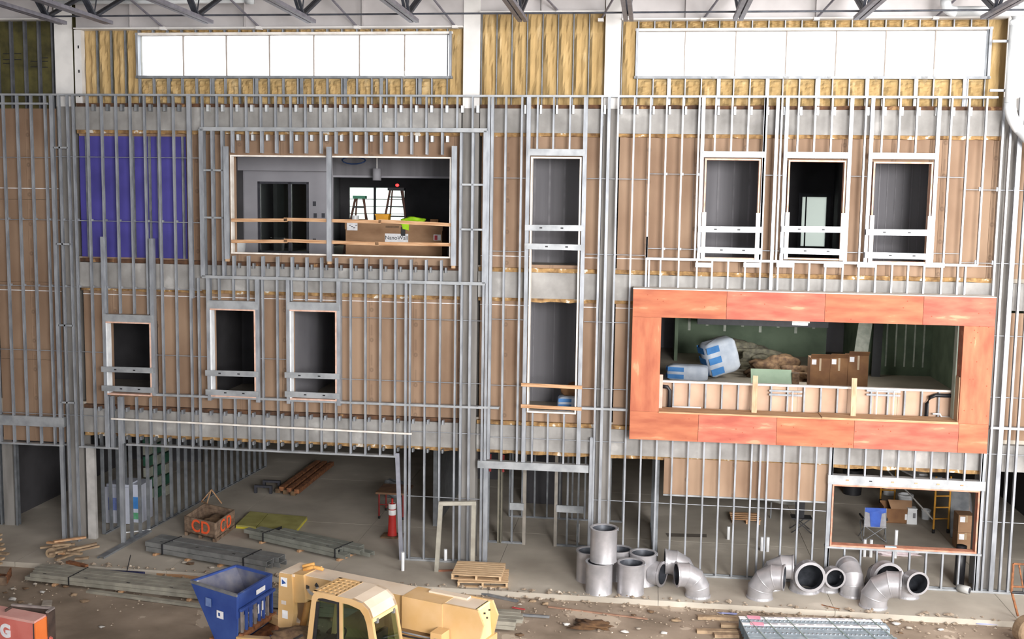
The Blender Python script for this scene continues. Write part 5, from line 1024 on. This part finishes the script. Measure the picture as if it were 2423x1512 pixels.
# litter
LIT = [mat('pale_litter', '#a0968a', '#b5aba0', 5, .8), OFC, mat('white_litter', '#bcb8b3', '#cecac5', 5, .8), DBR]
spots = [(70, 1432), (48, 1427), (100, 1403), (155, 1390), (83, 1384), (200, 1425), (30, 1420), (12, 1405), (30, 1395), (175, 1410), (240, 1486), (450, 1336), (435, 1333), (1290, 1431), (1340, 1480), (1500, 1458), (1510, 1490), (1400, 1490), (1478, 1497), (1540, 1450), (1230, 1432), (1260, 1425), (2225, 1492), (2130, 1500), (2150, 1488), (1600, 1470), (1570, 1500), (1230, 1505), (800, 1372), (2240, 1440), (2120, 1478), (60, 1395), (500, 1345)]
for k, (px, py) in enumerate(spots):
    zz = ZG if py > 1425 or px < 420 else 0.; x, y = G(px, py, zz); o = lump('litter_scrap', (x, y, zz+.03), rnd.uniform(.035, .085), LIT[k % 4], None, 70+k, .3, 2, squash=(1.3, .9, .45)); tag(o, ('pale grey', 'tan wood', 'white', 'dark brown')[k % 4]+' litter scrap '+('before the red machine' if px < 130 and py > 1415 else 'at the left end of the long stud bundle' if px < 130 else 'on the dirt under the long stud bundle' if px < 300 else 'on the slab by the dark stud bundle' if px < 700 else 'behind the telehandler boom' if px < 900 else 'right of the telehandler' if px < 1320 else 'below the stacked duct sections' if px < 1460 else 'left of the wood strip end' if px < 1520 else 'between wood strip and strapped bundle' if px < 1700 else 'just right of the strapped bundle' if px < 2200 else 'at the slab edge far right'), 'litter', 'litter scraps on the ground')
o = quadbox('board_scrap', [G(98, 1437, ZG), G(122, 1437, ZG), G(124, 1424, ZG), G(102, 1424, ZG)], ZG, ZG+.05, LIT[0]); tag(o, 'pale square board scrap on the dirt before the red machine', 'board'); o = lump('dirt_clod', (*G(1403, 1485, ZG), ZG+.06), .3, mat('dark_clod', '#4b3626', '#63482f', 6, 1., bump=.6), None, 91, .5, 3, squash=(1.3, .8, .3)); tag(o, 'dark clod of churned dirt below the ducts', 'clod')
o = single('red_ribbon', 'short red ribbon lying right of the telehandler', 'ribbon', (1212, 1438), (1242, 1443), ZG, .02, .05, mat('ribbon_red', '#a8393c', '#ba4a4c', 4, .6), 'cube')
# hand cart and tyre at the right edge
x, y = G(2398, 1462, 0.); t = thing('hand_cart', 'rusty orange tube frame of a cart at the right edge', 'cart', (x, y, 0)); zc = 1.05
rod('upright', (x+.1, y, .05), (x-.05, y+.1, .62), .03, RUST, t); rod('upright', (x-.05, y+.1, .62), (x-.05, y+.1, 1.3), .03, RUST, t); rod('upright', (x+.75, y+.1, .05), (x+.7, y+.1, 1.3), .03, RUST, t); rod('cross_tube', (x-.05, y+.1, 1.3), (x+.7, y+.1, 1.3), .025, RUST, t); rod('cross_tube', (x-.05, y+.1, .74), (x+.7, y+.1, .74), .025, RUST, t); rod('cross_tube', (x-.05, y+.08, .6), (x+.7, y+.08, .6), .03, BLK, t); rod('diagonal', (x+.08, y+.1, 1.28), (x+.2, y+.1, .74), .02, RUST, t)
x, y = G(2420, 1525, ZG); t = thing('machine_tyre', 'mud-brown tyre with an orange hub at the lower right corner', 'tyre', (x, y, ZG)); TY = mat('muddy_tyre', '#6b5743', '#857059', 6, .95, bump=.4)
def wheel(t, c, r, w_, axis, m, hub):
    N = 28; ax = Vector(axis).normalized(); u = ax.cross(Vector((0, 0, 1))).normalized(); v_ = ax.cross(u); prof = [(.55*r, -w_/2), (.9*r, -w_/2), (r, -w_*.36), (r, w_*.36), (.9*r, w_/2), (.55*r, w_/2), (.55*r, -w_/2)]; V = []; 
    for rr, s in prof: V += [tuple(Vector(c)+ax*s+(u*math.cos(2*math.pi*k/N)+v_*math.sin(2*math.pi*k/N))*rr) for k in range(N)]
    mesh('tread', V, [(i*N+k, i*N+(k+1) % N, i*N+N+(k+1) % N, i*N+N+k) for i in range(6) for k in range(N)], m, t)
    h_ = tubepath('hub', [tuple(Vector(c)-ax*w_*.4), tuple(Vector(c)+ax*w_*.4)], .54*r, hub, t, 20); tubepath('axle_cap', [tuple(Vector(c)-ax*w_*.52), tuple(Vector(c)+ax*w_*.52)], .16*r, m, h_, 14)
wheel(t, (x+.1, y, ZG+.34), .34, .3, (.35, -1, 0), TY, mat('orange_hub', '#a5521f', '#b9622a', 5, .6))
# ================================================================ telehandler
TYL = mat('telehandler_yellow', '#c7a06a', '#d2ae80', 1.6, .45, detail=5); TTOP = mat('dusty_yellow_top', '#d3bfa9', '#ddccb9', 1.5, .6, detail=5); TDK = mat('black_rubber', '#1d1b1c', '#29272a', 6, .6)
O_ = (7.87, -7.37); U_ = Vector((.944, -.33, 0)).normalized(); W_ = Vector((-.33, -.944, 0)).normalized()
def fr(u, w_, z): q = Vector((O_[0], O_[1], 0))+U_*u+W_*w_; return (q.x, q.y, z)
tl = thing('telehandler', 'yellow telehandler with glazed cab and low boom carrying the blue hopper', 'telehandler', fr(2.2, .6, ZG))
def hexa(name, lo, hi, m, label=None):   # lo/hi: four (u,w,z) each
    v = [fr(*p) for p in lo]+[fr(*p) for p in hi]; return mesh(name, v, [(0, 1, 2, 3), (4, 5, 6, 7), (0, 1, 5, 4), (1, 2, 6, 5), (2, 3, 7, 6), (3, 0, 4, 7)], m, tl, label=label)
def ubox(name, u0, u1, w0, w1, z0, z1, m): return hexa(name, [(u0, w0, z0), (u1, w0, z0), (u1, w1, z0), (u0, w1, z0)], [(u0, w0, z1), (u1, w0, z1), (u1, w1, z1), (u0, w1, z1)], m)
ZT = 2.15; bw = .5
ubox('boom', .05, 4.0, -bw, 0., ZT-.5, ZT-.012, TYL); ubox('boom_top_plate', .05, 4.0, -bw-.01, .008, ZT-.012, ZT, TTOP)
ubox('boom_sleeve', 2.55, 3.45, -bw-.02, .09, ZT-.62, ZT+.008, TYL); ubox('boom_top_cover', 2.9, 3.75, -bw, -bw+.16, ZT, ZT+.04, TTOP)
ubox('lower_chassis', 1.2, 4.1, -.6, .42, .55, 1.45, TYL); ubox('rear_body', 3.3, 4.25, -.65, .95, .6, 1.5, TYL)
prism('rear_bracket', [(3.45, ZT+.02), (4.2, ZT+.02), (4.32, ZT-.25), (4.2, ZT-.75), (3.7, 1.0), (3.45, 1.3)], 'y', .02, .07, TYL, tl, fr=lambda a, b, c: fr(a, b, c)); prism('rear_bracket', [(3.6, ZT+.02), (4.2, ZT+.02), (4.32, ZT-.25), (4.2, ZT-.75), (3.7, 1.0), (3.6, 1.3)], 'y', -bw-.07, -bw-.02, TYL, tl, fr=lambda a, b, c: fr(a, b, c))
hexa('rear_plate', [(4.18, -bw-.05, ZT-.72), (4.2, -bw-.05, ZT-.72), (4.2, .06, ZT-.72), (4.18, .06, ZT-.72)], [(4.1, -bw-.05, ZT+.0), (4.14, -bw-.05, ZT+.0), (4.14, .06, ZT+.0), (4.1, .06, ZT+.0)], mat('baked_light_yellow', '#e9c88a', '#f0d49a', 2, .5)); hexa('rear_cover', [(4.0, -bw-.05, ZT-.03), (4.16, -bw-.05, ZT-.03), (4.16, .06, ZT-.03), (4.0, .06, ZT-.03)], [(4.0, -bw-.05, ZT), (4.12, -bw-.05, ZT), (4.12, .06, ZT), (4.0, .06, ZT)], TTOP)  # rear plate in a lighter yellow with the light mixed into its colour
for k in range(5): p = fr(4.17, -bw+.1*k+.03, ZT-.15-.12*(k % 2)); box('bolt', p[0]-.015, p[0]+.02, p[1]-.02, p[1]+.0, p[2]-.015, p[2]+.015, TDK, tl)
bar('pivot_lug', fr(3.5, .1, ZT-.58), fr(3.5, .4, ZT-.58), .28, .24, TYL, tl, (0, 0, 1)); rod('pivot_pin', fr(3.5, .05, ZT-.6), fr(3.5, .45, ZT-.6), .06, GALV_D, tl); bar('lift_cylinder', fr(2.5, .1, 1.35), fr(3.35, .12, 1.45), .12, .12, TYL, tl, shape='cyl'); bar('hydraulic_line', fr(2.6, .2, 1.5), fr(3.4, .25, 1.52), .035, .035, GALV, tl, shape='cyl'); bar('hydraulic_line', fr(2.65, .26, 1.46), fr(3.4, .3, 1.5), .035, .035, TDK, tl, shape='cyl')
prism('mud_flap', [(2.55, .95), (3.0, .95), (3.2, 1.15), (3.3, 1.3), (2.9, 1.42), (2.55, 1.4)], 'y', -.62, .1, TDK, tl, fr=lambda a, b, c: fr(a, b, c))
# boom head and carriage at the left end
prism('boom_head', [(-.08, ZT+.0), (.2, ZT+.02), (.24, ZT-.55), (-.02, ZT-.6)], 'y', -bw-.06, .07, TYL, tl, fr=lambda a, b, c: fr(a, b, c)); prism('head_plate', [(-.38, ZT-.02), (-.06, ZT-.0), (-.02, ZT-.85), (-.12, ZT-1.35), (-.42, ZT-1.15)], 'y', -.02, .12, TYL, tl, fr=lambda a, b, c: fr(a, b, c)); prism('head_plate', [(-.38, ZT-.02), (-.06, ZT), (-.02, ZT-.85), (-.12, ZT-1.35), (-.42, ZT-1.15)], 'y', -bw-.12, -bw+.02, TYL, tl, fr=lambda a, b, c: fr(a, b, c))
ubox('head_top', -.38, -.02, -bw-.08, .1, ZT-.05, ZT+.0, TTOP); rod('tilt_cylinder', fr(.1, -.22, ZT-.62), fr(-.1, -.22, ZT-1.4), .07, mat('cylinder_rust', '#9c6a3a', '#b07d48', 5, .6), tl); rod('tilt_rod', fr(.28, -.3, ZT-.6), fr(.1, -.3, ZT-1.4), .04, RUST, tl)
for a_, b_ in (((.0, -.2, ZT+.02), (.22, -.24, ZT+.1)), ((.22, -.24, ZT+.1), (.42, -.3, ZT+.06)), ((-.1, -.3, ZT+.04), (.12, -.4, ZT+.1))): bar('hose_fitting', fr(*a_), fr(*b_), .07, .07, mat('fitting_orange', '#c88f4a', '#dba65e', 6, .5), tl, shape='cyl')
def decal(name, u0, u1, z0, z1, m, w_=.125): return hexa(name, [(u0, w_, z0), (u1, w_, z0), (u1, w_+.003, z0), (u0, w_+.003, z0)], [(u0, w_, z1), (u1, w_, z1), (u1, w_+.003, z1), (u0, w_+.003, z1)], m)
decal('warning_label', -.33, -.17, ZT-.28, ZT-.09, PAPER); mesh('warning_arrow', [fr(-.3, .13, ZT-.13), fr(-.3, .13, ZT-.24), fr(-.19, .13, ZT-.2)], [(0, 1, 2)], mat('label_blue', '#2a4b8c', '#34589c', 5, .5), tl); decal('warning_label', -.3, -.16, ZT-.95, ZT-.78, PAPER); decal('warning_label', -.32, -.2, ZT-.66, ZT-.58, mat('faded_label', '#c4b7ae', '#d2c7be', 6, .6))
# worn maker's letters on the boom side
LG = mat('logo_grey', '#b8a48e', '#c7b6a2', 6, .5); LD = mat('logo_dark', '#2f2f33', '#3d3d42', 6, .4); LS = mat('logo_silver', '#a8a6a8', '#c3c1c3', 6, .3, .3)
def arcband(name, uc, zc, r0, r1, a0, a1, m, w_=.012, n=12):
    v = []; f = []
    for k in range(n+1):
        a_ = math.radians(a0+(a1-a0)*k/n)
        for r_ in (r0, r1):
            for ww in (.004, w_): v.append(fr(uc+r_*math.cos(a_), ww, zc+r_*math.sin(a_)))
    for k in range(n):
        b_ = k*4
        f += [(b_, b_+4, b_+5, b_+1), (b_+2, b_+3, b_+7, b_+6), (b_+1, b_+5, b_+7, b_+3), (b_, b_+2, b_+6, b_+4)]
    return mesh(name, v, f, m, tl)
arcband('logo_letter', .38, ZT-.24, .09, .155, -170, 20, LS); arcband('logo_letter', .38, ZT-.24, .085, .16, 20, 55, LD, .014, 5); arcband('logo_letter', .38, ZT-.24, .085, .16, -195, -165, LD, .014, 5)
arcband('logo_letter', .74, ZT-.25, .09, .135, 50, 320, LG); decal('logo_bar', .82, .98, ZT-.2, ZT-.17, PAPER, .005); hexa('logo_bar', [(.84, .005, ZT-.3), (.9, .005, ZT-.3), (.9, .009, ZT-.3), (.84, .009, ZT-.3)], [(.84, .005, ZT-.22), (.98, .005, ZT-.22), (.98, .009, ZT-.22), (.84, .009, ZT-.22)], PAPER)
# cab
c0, c1, k0, k1 = 1.3, 2.78, .42, 1.22; CT = 2.42; CBOT = .75
def side(us, zs): return list(zip(us, zs))
out = [(1.08, CBOT), (1.3, CT-.12), (1.34, CT-.05), (1.42, CT-.01), (2.2, CT), (2.42, CT-.04), (2.56, CT-.14), (2.64, CT-.32), (2.9, CBOT)]
inn = [(1.2, CBOT), (1.39, CT-.2), (1.45, CT-.12), (1.55, CT-.1), (2.16, CT-.12), (2.38, CT-.17), (2.47, CT-.27), (2.53, CT-.42), (2.76, CBOT)]
for ww in (k0, k1):
    v = []; n = len(out)
    for dw in (-.035, .035):
        v += [fr(u, ww+dw, z) for u, z in out]+[fr(u, ww+dw, z) for u, z in inn]
    f = []
    for i in range(n-1):
        f += [(i, i+1, n+i+1, n+i), (2*n+i, 2*n+i+1, 3*n+i+1, 3*n+i), (i, i+1, 2*n+i+1, 2*n+i), (n+i, n+i+1, 3*n+i+1, 3*n+i)]
    mesh('cab_frame', v, f, TYL, tl)
ubox('centre_post', 1.92, 1.98, k1-.03, k1+.03, CBOT, CT-.1, TYL); ubox('door_seal', 1.86, 1.92, k1-.02, k1+.025, CBOT, CT-.12, TDK)
hexa('door_seal', [(1.21, k1+.0, CBOT), (1.28, k1, CBOT), (1.28, k1+.03, CBOT), (1.21, k1+.03, CBOT)], [(1.4, k1, CT-.2), (1.46, k1, CT-.2), (1.46, k1+.03, CT-.2), (1.4, k1+.03, CT-.2)], TDK); ubox('door_seal', 1.42, 1.92, k1, k1+.03, CT-.16, CT-.11, TDK)
TG = bpy.data.materials.new('tinted_cab_glass'); TG.use_nodes = True; _nt = TG.node_tree; _t = _nt.nodes.new('ShaderNodeBsdfTransparent'); _t.inputs[0].default_value = (.5, .62, .54, 1); _g2 = _nt.nodes.new('ShaderNodeBsdfGlossy'); _g2.inputs['Roughness'].default_value = .04; _m = _nt.nodes.new('ShaderNodeMixShader'); _m.inputs[0].default_value = .1
_nt.links.new(_t.outputs[0], _m.inputs[1]); _nt.links.new(_g2.outputs[0], _m.inputs[2]); _nt.links.new(_m.outputs[0], _nt.nodes['Material Output'].inputs[0])
def pane(pts): mesh('glass_pane', [fr(*p) for p in pts], [tuple(range(len(pts)))], TG, tl)
pane([(1.24, k1, CBOT), (1.87, k1, CBOT), (1.87, k1, CT-.13), (1.45, k1, CT-.13)]); pane([(1.98, k1, CBOT), (2.74, k1, CBOT), (2.53, k1, CT-.42), (2.38, k1, CT-.18), (1.98, k1, CT-.12)]); pane([(1.16, k0, CBOT), (2.74, k0, CBOT), (2.53, k0, CT-.42), (2.38, k0, CT-.18), (1.45, k0, CT-.13)])
pane([(2.88, k0+.04, CBOT), (2.88, k1-.04, CBOT), (2.62, k1-.04, CT-.34), (2.62, k0+.04, CT-.34)]); pane([(1.1, k0+.04, CBOT), (1.1, k1-.04, CBOT), (1.3, k1-.04, CT-.13), (1.3, k0+.04, CT-.13)])
# roof: solid rear, slatted guard in front
n0 = 4; v = []; rp = out[4:8]; rp = [(1.86, CT-.004)]+rp
for u, z in rp: v += [fr(u, k0-.03, z), fr(u, k1+.03, z), fr(u, k0-.03, z-.035), fr(u, k1+.03, z-.035)]
f = [(0, 1, 3, 2)]
for i in range(len(rp)-1): b_ = i*4; f += [(b_, b_+1, b_+5, b_+4), (b_+2, b_+3, b_+7, b_+6), (b_, b_+2, b_+6, b_+4), (b_+1, b_+3, b_+7, b_+5)]
o = mesh('roof_shell', v, f, TTOP, tl); 
ubox('roof_bar', 1.32, 1.4, k0-.02, k1+.02, CT-.045, CT, TYL); ubox('roof_bar', 1.82, 1.87, k0-.02, k1+.02, CT-.04, CT, TYL); ubox('roof_bar', 1.32, 1.86, k0-.03, k0+.03, CT-.04, CT, TYL); ubox('roof_bar', 1.32, 1.86, k1-.03, k1+.03, CT-.04, CT, TYL)
for k in range(3): q = 1.4+.115*(k+1)-.02; ubox('guard_slat', q, q+.035, k0, k1, CT-.035, CT-.005, TYL)
for k in range(5): q = k0+(k1-k0)*(k+1)/6; ubox('guard_slat', 1.38, 1.84, q-.02, q+.02, CT-.03, CT, TYL)
ubox('rear_lip', 2.6, 2.66, k0, k1, CT-.37, CT-.3, mat('baked_light_yellow', '#e9c88a', '#f0d49a'))  # lip uses the same yellow with light in its colour
for q in (k0+.12, k1-.12): ubox('glass_clip', 2.62, 2.68, q-.025, q+.025, CT-.42, CT-.33, GALV_D)
ubox('cab_floor', 1.2, 2.9, k0, k1, CBOT-.06, CBOT, TDK); ubox('cab_base', 1.1, 2.95, k0-.02, k1+.02, .5, CBOT-.06, TYL)
ubox('seat_cushion', 2.1, 2.5, .62, 1.05, 1.1, 1.22, TDK); hexa('seat_back', [(2.46, .62, 1.2), (2.56, .62, 1.2), (2.56, 1.05, 1.2), (2.46, 1.05, 1.2)], [(2.52, .64, 1.75), (2.6, .64, 1.75), (2.6, 1.03, 1.75), (2.52, 1.03, 1.75)], TDK); ubox('seat_base', 2.15, 2.5, .66, 1., CBOT, 1.1, DBR)
rod('steering_column', fr(1.35, .82, CBOT), fr(1.62, .82, 1.4), .04, TDK, tl); tubepath('steering_wheel', [fr(1.62+.06*math.sin(a_), .82+.19*math.cos(a_), 1.42+.18*math.sin(a_)) for a_ in [2*math.pi*i/18 for i in range(19)]], .017, TDK, tl, 8); ubox('dashboard', 1.22, 1.5, .5, 1.15, CBOT, 1.3, TDK); rod('control_lever', fr(2.0, 1.1, CBOT), fr(2.1, 1.1, 1.45), .02, TDK, tl)
# front axle hood and wheels
ubox('engine_hood', .2, 1.1, .35, 1.15, .75, 1.2, mat('dusty_hood', '#6b6058', '#857a70', 3, .8)); lump('dirt_heap', fr(.55, .8, 1.22), .4, DBR, tl, 41, .3, 3, squash=(1.2, .9, .3))
for u_, w2 in ((.7, .95), (3.6, .95), (.7, -.75), (3.6, -.75)): wheel(tl, fr(u_, w2, ZG+.55), .55, .36, tuple(W_), TDK, TYL)
ubox('mirror_arm', 1.05, 1.1, k1+.05, k1+.3, 1.5, 1.53, TDK)

# ================================================================ blue self-dumping hopper
HB = mat('hopper_blue', '#2b4488', '#3a5496', 2, .55, detail=7, c3='#6a769c', c3t=.62); HI = mat('scuffed_hopper_inside', '#4f5470', '#7c7a80', 2.2, .7, detail=9, c3='#dedad8', c3t=.56)
A_ = Vector((*G(453, 1377, 1.55), 1.55)); B_ = Vector((*G(559, 1340, 1.55), 1.55)); C_ = Vector((*G(642, 1362, 1.55), 1.55)); D_ = Vector((*G(562, 1411, 1.55), 1.55))
hp = thing('dump_hopper', 'scuffed blue tilting hopper held in front of the telehandler', 'hopper', (A_.x+.6, A_.y, ZG))
inn_x = (C_-B_).normalized(); e1 = (D_-A_).normalized(); e2 = (B_-A_).normalized()
zb = .45; Ab = A_+e1*.75; Bb = B_+e1*.72; Cb = C_-(C_-B_)*.02; Db = D_-(D_-A_)*.02
for q in (Ab, Bb, Cb, Db): q.z = zb
def plate(name, a, b, c, d, m, th=.03, inner=None):
    nrm = (b-a).cross(d-a).normalized(); v = [tuple(q) for q in (a, b, c, d)]+[tuple(q+nrm*th) for q in (a, b, c, d)]; return mesh(name, v, [(0, 1, 2, 3), (4, 5, 6, 7), (0, 1, 5, 4), (1, 2, 6, 5), (2, 3, 7, 6), (3, 0, 4, 7)], m, hp)
plate('side_plate', A_, D_, Db, Ab, HB); plate('side_plate', B_, C_, Cb, Bb, HB); plate('chute_plate', A_, B_, Bb, Ab, HB); plate('rear_plate', D_, C_, Cb.lerp(C_, .55), Db.lerp(D_, .55), HB); plate('bottom_plate', Ab, Bb, Cb, Db, HB)
def inset(q, f_=.03): m_ = (A_+B_+C_+D_)/4; r_ = q+(Vector((m_.x, m_.y, q.z))-q)*f_; return r_
ia, ib, ic, id_ = [inset(q, .045) for q in (A_, B_, C_, D_)]; ja, jb, jc, jd = [inset(q, .06)+Vector((0, 0, .05)) for q in (Ab, Bb, Cb, Db)]
for nm, q in (('inner_lining', (ia, id_, jd, ja)), ('inner_lining', (ib, ic, jc, jb)), ('inner_lining', (ia, ib, jb, ja)), ('inner_lining', (id_, ic, jc, jd)), ('inner_lining', (ja, jb, jc, jd))): mesh(nm, [tuple(p) for p in q], [(0, 1, 2, 3)], HI, hp)
for p, q in ((A_, B_), (B_, C_), (C_, D_), (D_, A_)): bar('rim', p+Vector((0, 0, .01)), q+Vector((0, 0, .01)), .05, .06, HB if p is not D_ else GALV_D, hp, (0, 0, 1))
bd = (C_-D_); nrm = Vector((bd.y, -bd.x, 0)).normalized()
for k in range(8):
    q = D_+bd*(k+.5)/8+nrm*.05; bar('rib', q+Vector((0, 0, -.3)), q+Vector((0, 0, -.82)), .05, .05, HB if k % 3 else mat('worn_rib', '#6c6360', '#847a76', 6, .7), hp, tuple(bd))
bar('rail', D_+nrm*.07+Vector((0, 0, -.3)), C_+nrm*.07+Vector((0, 0, -.3)), .06, .06, HB, hp, (0, 0, 1)); bar('rail', D_+nrm*.07+Vector((0, 0, -.85)), C_+nrm*.07+Vector((0, 0, -.85)), .1, .1, RUST, hp, (0, 0, 1)); bar('fork_pocket', D_+nrm*.1+Vector((0, 0, -1.1)), C_+nrm*.1+Vector((0, 0, -1.1)), .14, .2, RUST, hp, (0, 0, 1))
ad = (D_-A_); na = Vector((ad.y, -ad.x, 0)).normalized()
def sticker(p, q, t0, t1, z0, z1, nn, m, name='sticker'):
    a = p.lerp(q, t0); b = p.lerp(q, t1); off = nn*.04; vs = [(a.x+off.x, a.y+off.y, 1.55+z0), (b.x+off.x, b.y+off.y, 1.55+z0), (b.x+off.x, b.y+off.y, 1.55+z1), (a.x+off.x, a.y+off.y, 1.55+z1)]
    o2 = nn*.03; mesh(name, vs+[(x-o2.x*.3, y-o2.y*.3, z) for x, y, z in vs], [(0, 1, 2, 3), (4, 5, 6, 7), (0, 1, 5, 4), (2, 3, 7, 6)], m, hp)
sticker(A_, D_, .58, .72, -.58, -.42, na, PAPER); sticker(A_, D_, .62, .66, -.53, -.46, na*1.2, MATS['label_blue'], 'sticker_print'); sticker(A_, D_, .34, .46, -.4, -.22, na, mat('faded_blue_label', '#5f76a8', '#7186b4', 6, .6)); sticker(D_, C_, .5, .76, -.2, -.1, nrm, PAPER); sticker(D_, C_, .52, .58, -.62, -.42, nrm*1.6, PAPER); sticker(D_, C_, .64, .7, -.6, -.4, nrm*1.6, PAPER)
for k in (.2, .85): q0 = Ab.lerp(Bb, k); q1 = Db.lerp(Cb, k); bar('fork', (q0.x-.3, q0.y, .38), (q1.x+.6, q1.y-.2, .38), .07, .14, RUST, hp, (0, 0, 1))
bar('base_frame', (Ab.x, Ab.y, .2), (Db.x, Db.y, .2), .3, .1, HB, hp, (0, 0, 1)); bar('base_frame', (Bb.x, Bb.y, .2), (Cb.x, Cb.y, .2), .3, .1, HB, hp, (0, 0, 1)); bar('skid', (Ab.x, Ab.y, ZG+.09), (Db.x, Db.y, ZG+.09), .18, .12, RUST, hp, (0, 0, 1)); bar('skid', (Bb.x, Bb.y, ZG+.09), (Cb.x, Cb.y, ZG+.09), .18, .12, RUST, hp, (0, 0, 1))
bar('carriage_arm', fr(-.35, .2, .7), (D_.x, D_.y, .62), .16, .14, TYL, tl, (0, 0, 1)); bar('carriage_arm', fr(-.35, -.55, .7), (C_.x-.1, C_.y, .62), .16, .14, TYL, tl, (0, 0, 1))

# ================================================================ red machine at the lower left
MR = mat('faded_red_panel', '#c8645a', '#d67a70', 1.5, .5); MT = mat('dusty_red_top', '#cf938a', '#dba79e', 1.5, .6); MO = mat('orange_panel', '#ee7a3c', '#f58a4a', 2, .45)
zt_ = 1.2; p0 = Vector(G(112, 1454, zt_)); p1 = Vector(G(83, 1471, zt_)); dl = (Vector(G(0, 1455, zt_))-p1); dl = dl.normalized()*3.2
mc = thing('red_machine', 'faded red machine body with an orange end panel at the lower left corner', 'machine', (p1.x, p1.y, ZG))
q1 = p1+dl; q0 = p0+dl; e = dl.normalized(); nn = (p1-p0).normalized()
quadbox('side_panel', [tuple(p1-e*-.06), tuple(q1), tuple(q1-nn*.03), tuple(p1+e*.06-nn*.03)], .3, zt_-.05, MR, mc); quadbox('top_panel', [tuple(p0+e*.02), tuple(p1+e*.02), tuple(q1), tuple(q0)], zt_-.05, zt_, MT, mc); quadbox('end_panel', [tuple(p0), tuple(p1-e*-.0), tuple(p1+e*.04), tuple(p0+e*.04)], .35, zt_-.04, MO, mc)
quadbox('corner_gap', [tuple(p1+e*.03+nn*.004), tuple(p1+e*.06+nn*.004), tuple(p1+e*.06-nn*.04), tuple(p1+e*.03-nn*.04)], .35, zt_-.05, FR, mc); quadbox('inner_body', [tuple(p0+e*.06-nn*-.05), tuple(p1+e*.06-nn*.05), tuple(q1-nn*.05), tuple(q0+nn*.05)], .1, zt_-.06, FR, mc)
c = p1+e*.78+nn*.012; ang = math.atan2(-e.y, -e.x); text('brand_letter', 'G', (c.x, c.y, zt_-.32), (math.pi/2, 0, ang), .36, PAPER, mc, .006, .02)
for k in (0, 1): a_ = p1+e*.45+nn*.01; b_ = p1+e*1.6+nn*.01; bar('pinstripe', (a_.x, a_.y, zt_-.62-.07*k), (b_.x, b_.y, zt_-.72-.09*k), .025, .008, mat('stripe_pale', '#dfa79c', '#e8b6ac', 5, .5), mc, (0, 0, 1))
c = p0-e*.08; bar('grab_rail', (c.x, c.y, .5), (c.x+.0, c.y, .72), .05, .05, MR, mc); bar('grab_rail', (c.x, c.y, .7), (p0.x, p0.y, .72), .05, .05, MR, mc, (0, 0, 1)); quadbox('chassis', [tuple(p0-e*.1-nn*.1), tuple(p1-e*.1+nn*.05), tuple(q1+nn*.05), tuple(q0-nn*.1)], .12, .32, MR, mc)
for s in (.5, 2.4): cc = (p0+p1)/2+e*s; wheel(mc, (cc.x, cc.y, ZG+.3), .3, (p1-p0).length+.1, (nn.x, nn.y, 0), TDK, MR)
a = Vector(G(28, 1432, 1.25)); b = Vector(G(127, 1440, 1.25))
t = thing('steel_skip', 'dark brown open steel box standing right behind the red machine', 'skip', (b.x, b.y, ZG)); SK = mat('skip_brown', '#3d302b', '#52423a', 5, .8)
f_ = Vector(((b-a).y, -(b-a).x)).normalized()*.24
for p, q in ((a, b), (b, b+f_), (a, a+f_)): ee = (q-p).normalized(); n2 = Vector((-ee.y, ee.x))*.03; quadbox('wall_plate', [tuple(p), tuple(q), tuple(q+n2), tuple(p+n2)], ZG, 1.25, SK, t)
quadbox('bottom_plate', [tuple(a), tuple(b), tuple(b+f_), tuple(a+f_)], ZG, ZG+.05, SK, t); bar('rim', (a.x, a.y, 1.26), (b.x, b.y, 1.26), .04, .06, mat('rim_grey', '#857a76', '#968b87', 5, .6), t, (0, 0, 1)); bar('rim', (b.x, b.y, 1.26), (b.x+f_.x, b.y+f_.y, 1.26), .04, .06, MATS['rim_grey'], t, (0, 0, 1))

# ================================================================ gravel and crumbs strewn over the dirt
def gravel():
    rnd = random.Random(99); v = []; f = []
    for k in range(1500):
        x = rnd.uniform(-1, 25); y = -1.9-abs(rnd.gauss(0, 1.5)) if k % 3 else rnd.uniform(-2.15, -1.7); r_ = rnd.uniform(.012, .045) if k % 9 else rnd.uniform(.05, .09)
        if y < -6.5: continue
        z = -.135 if y < -1.92 else .0; b = len(v)
        pts = [(1, 0, 0), (-1, 0, 0), (0, 1, 0), (0, -1, 0), (0, 0, 1), (0, 0, -.6)]
        v += [(x+p[0]*r_*rnd.uniform(.6, 1.4), y+p[1]*r_*rnd.uniform(.6, 1.4), z+r_*.4+p[2]*r_*.6) for p in pts]
        f += [(b+i, b+j, b+l) for i, j, l in ((0, 2, 4), (2, 1, 4), (1, 3, 4), (3, 0, 4), (2, 0, 5), (1, 2, 5), (3, 1, 5), (0, 3, 5))]
    o = mesh('gravel', v, f, mat('gravel_stone', '#7d6d5d', '#a79785', 9, .95, c3='#c9beb0', c3t=.6)); tag(o, 'loose gravel and crumbs strewn over dirt and slab edge', 'gravel', kind='stuff')
gravel()
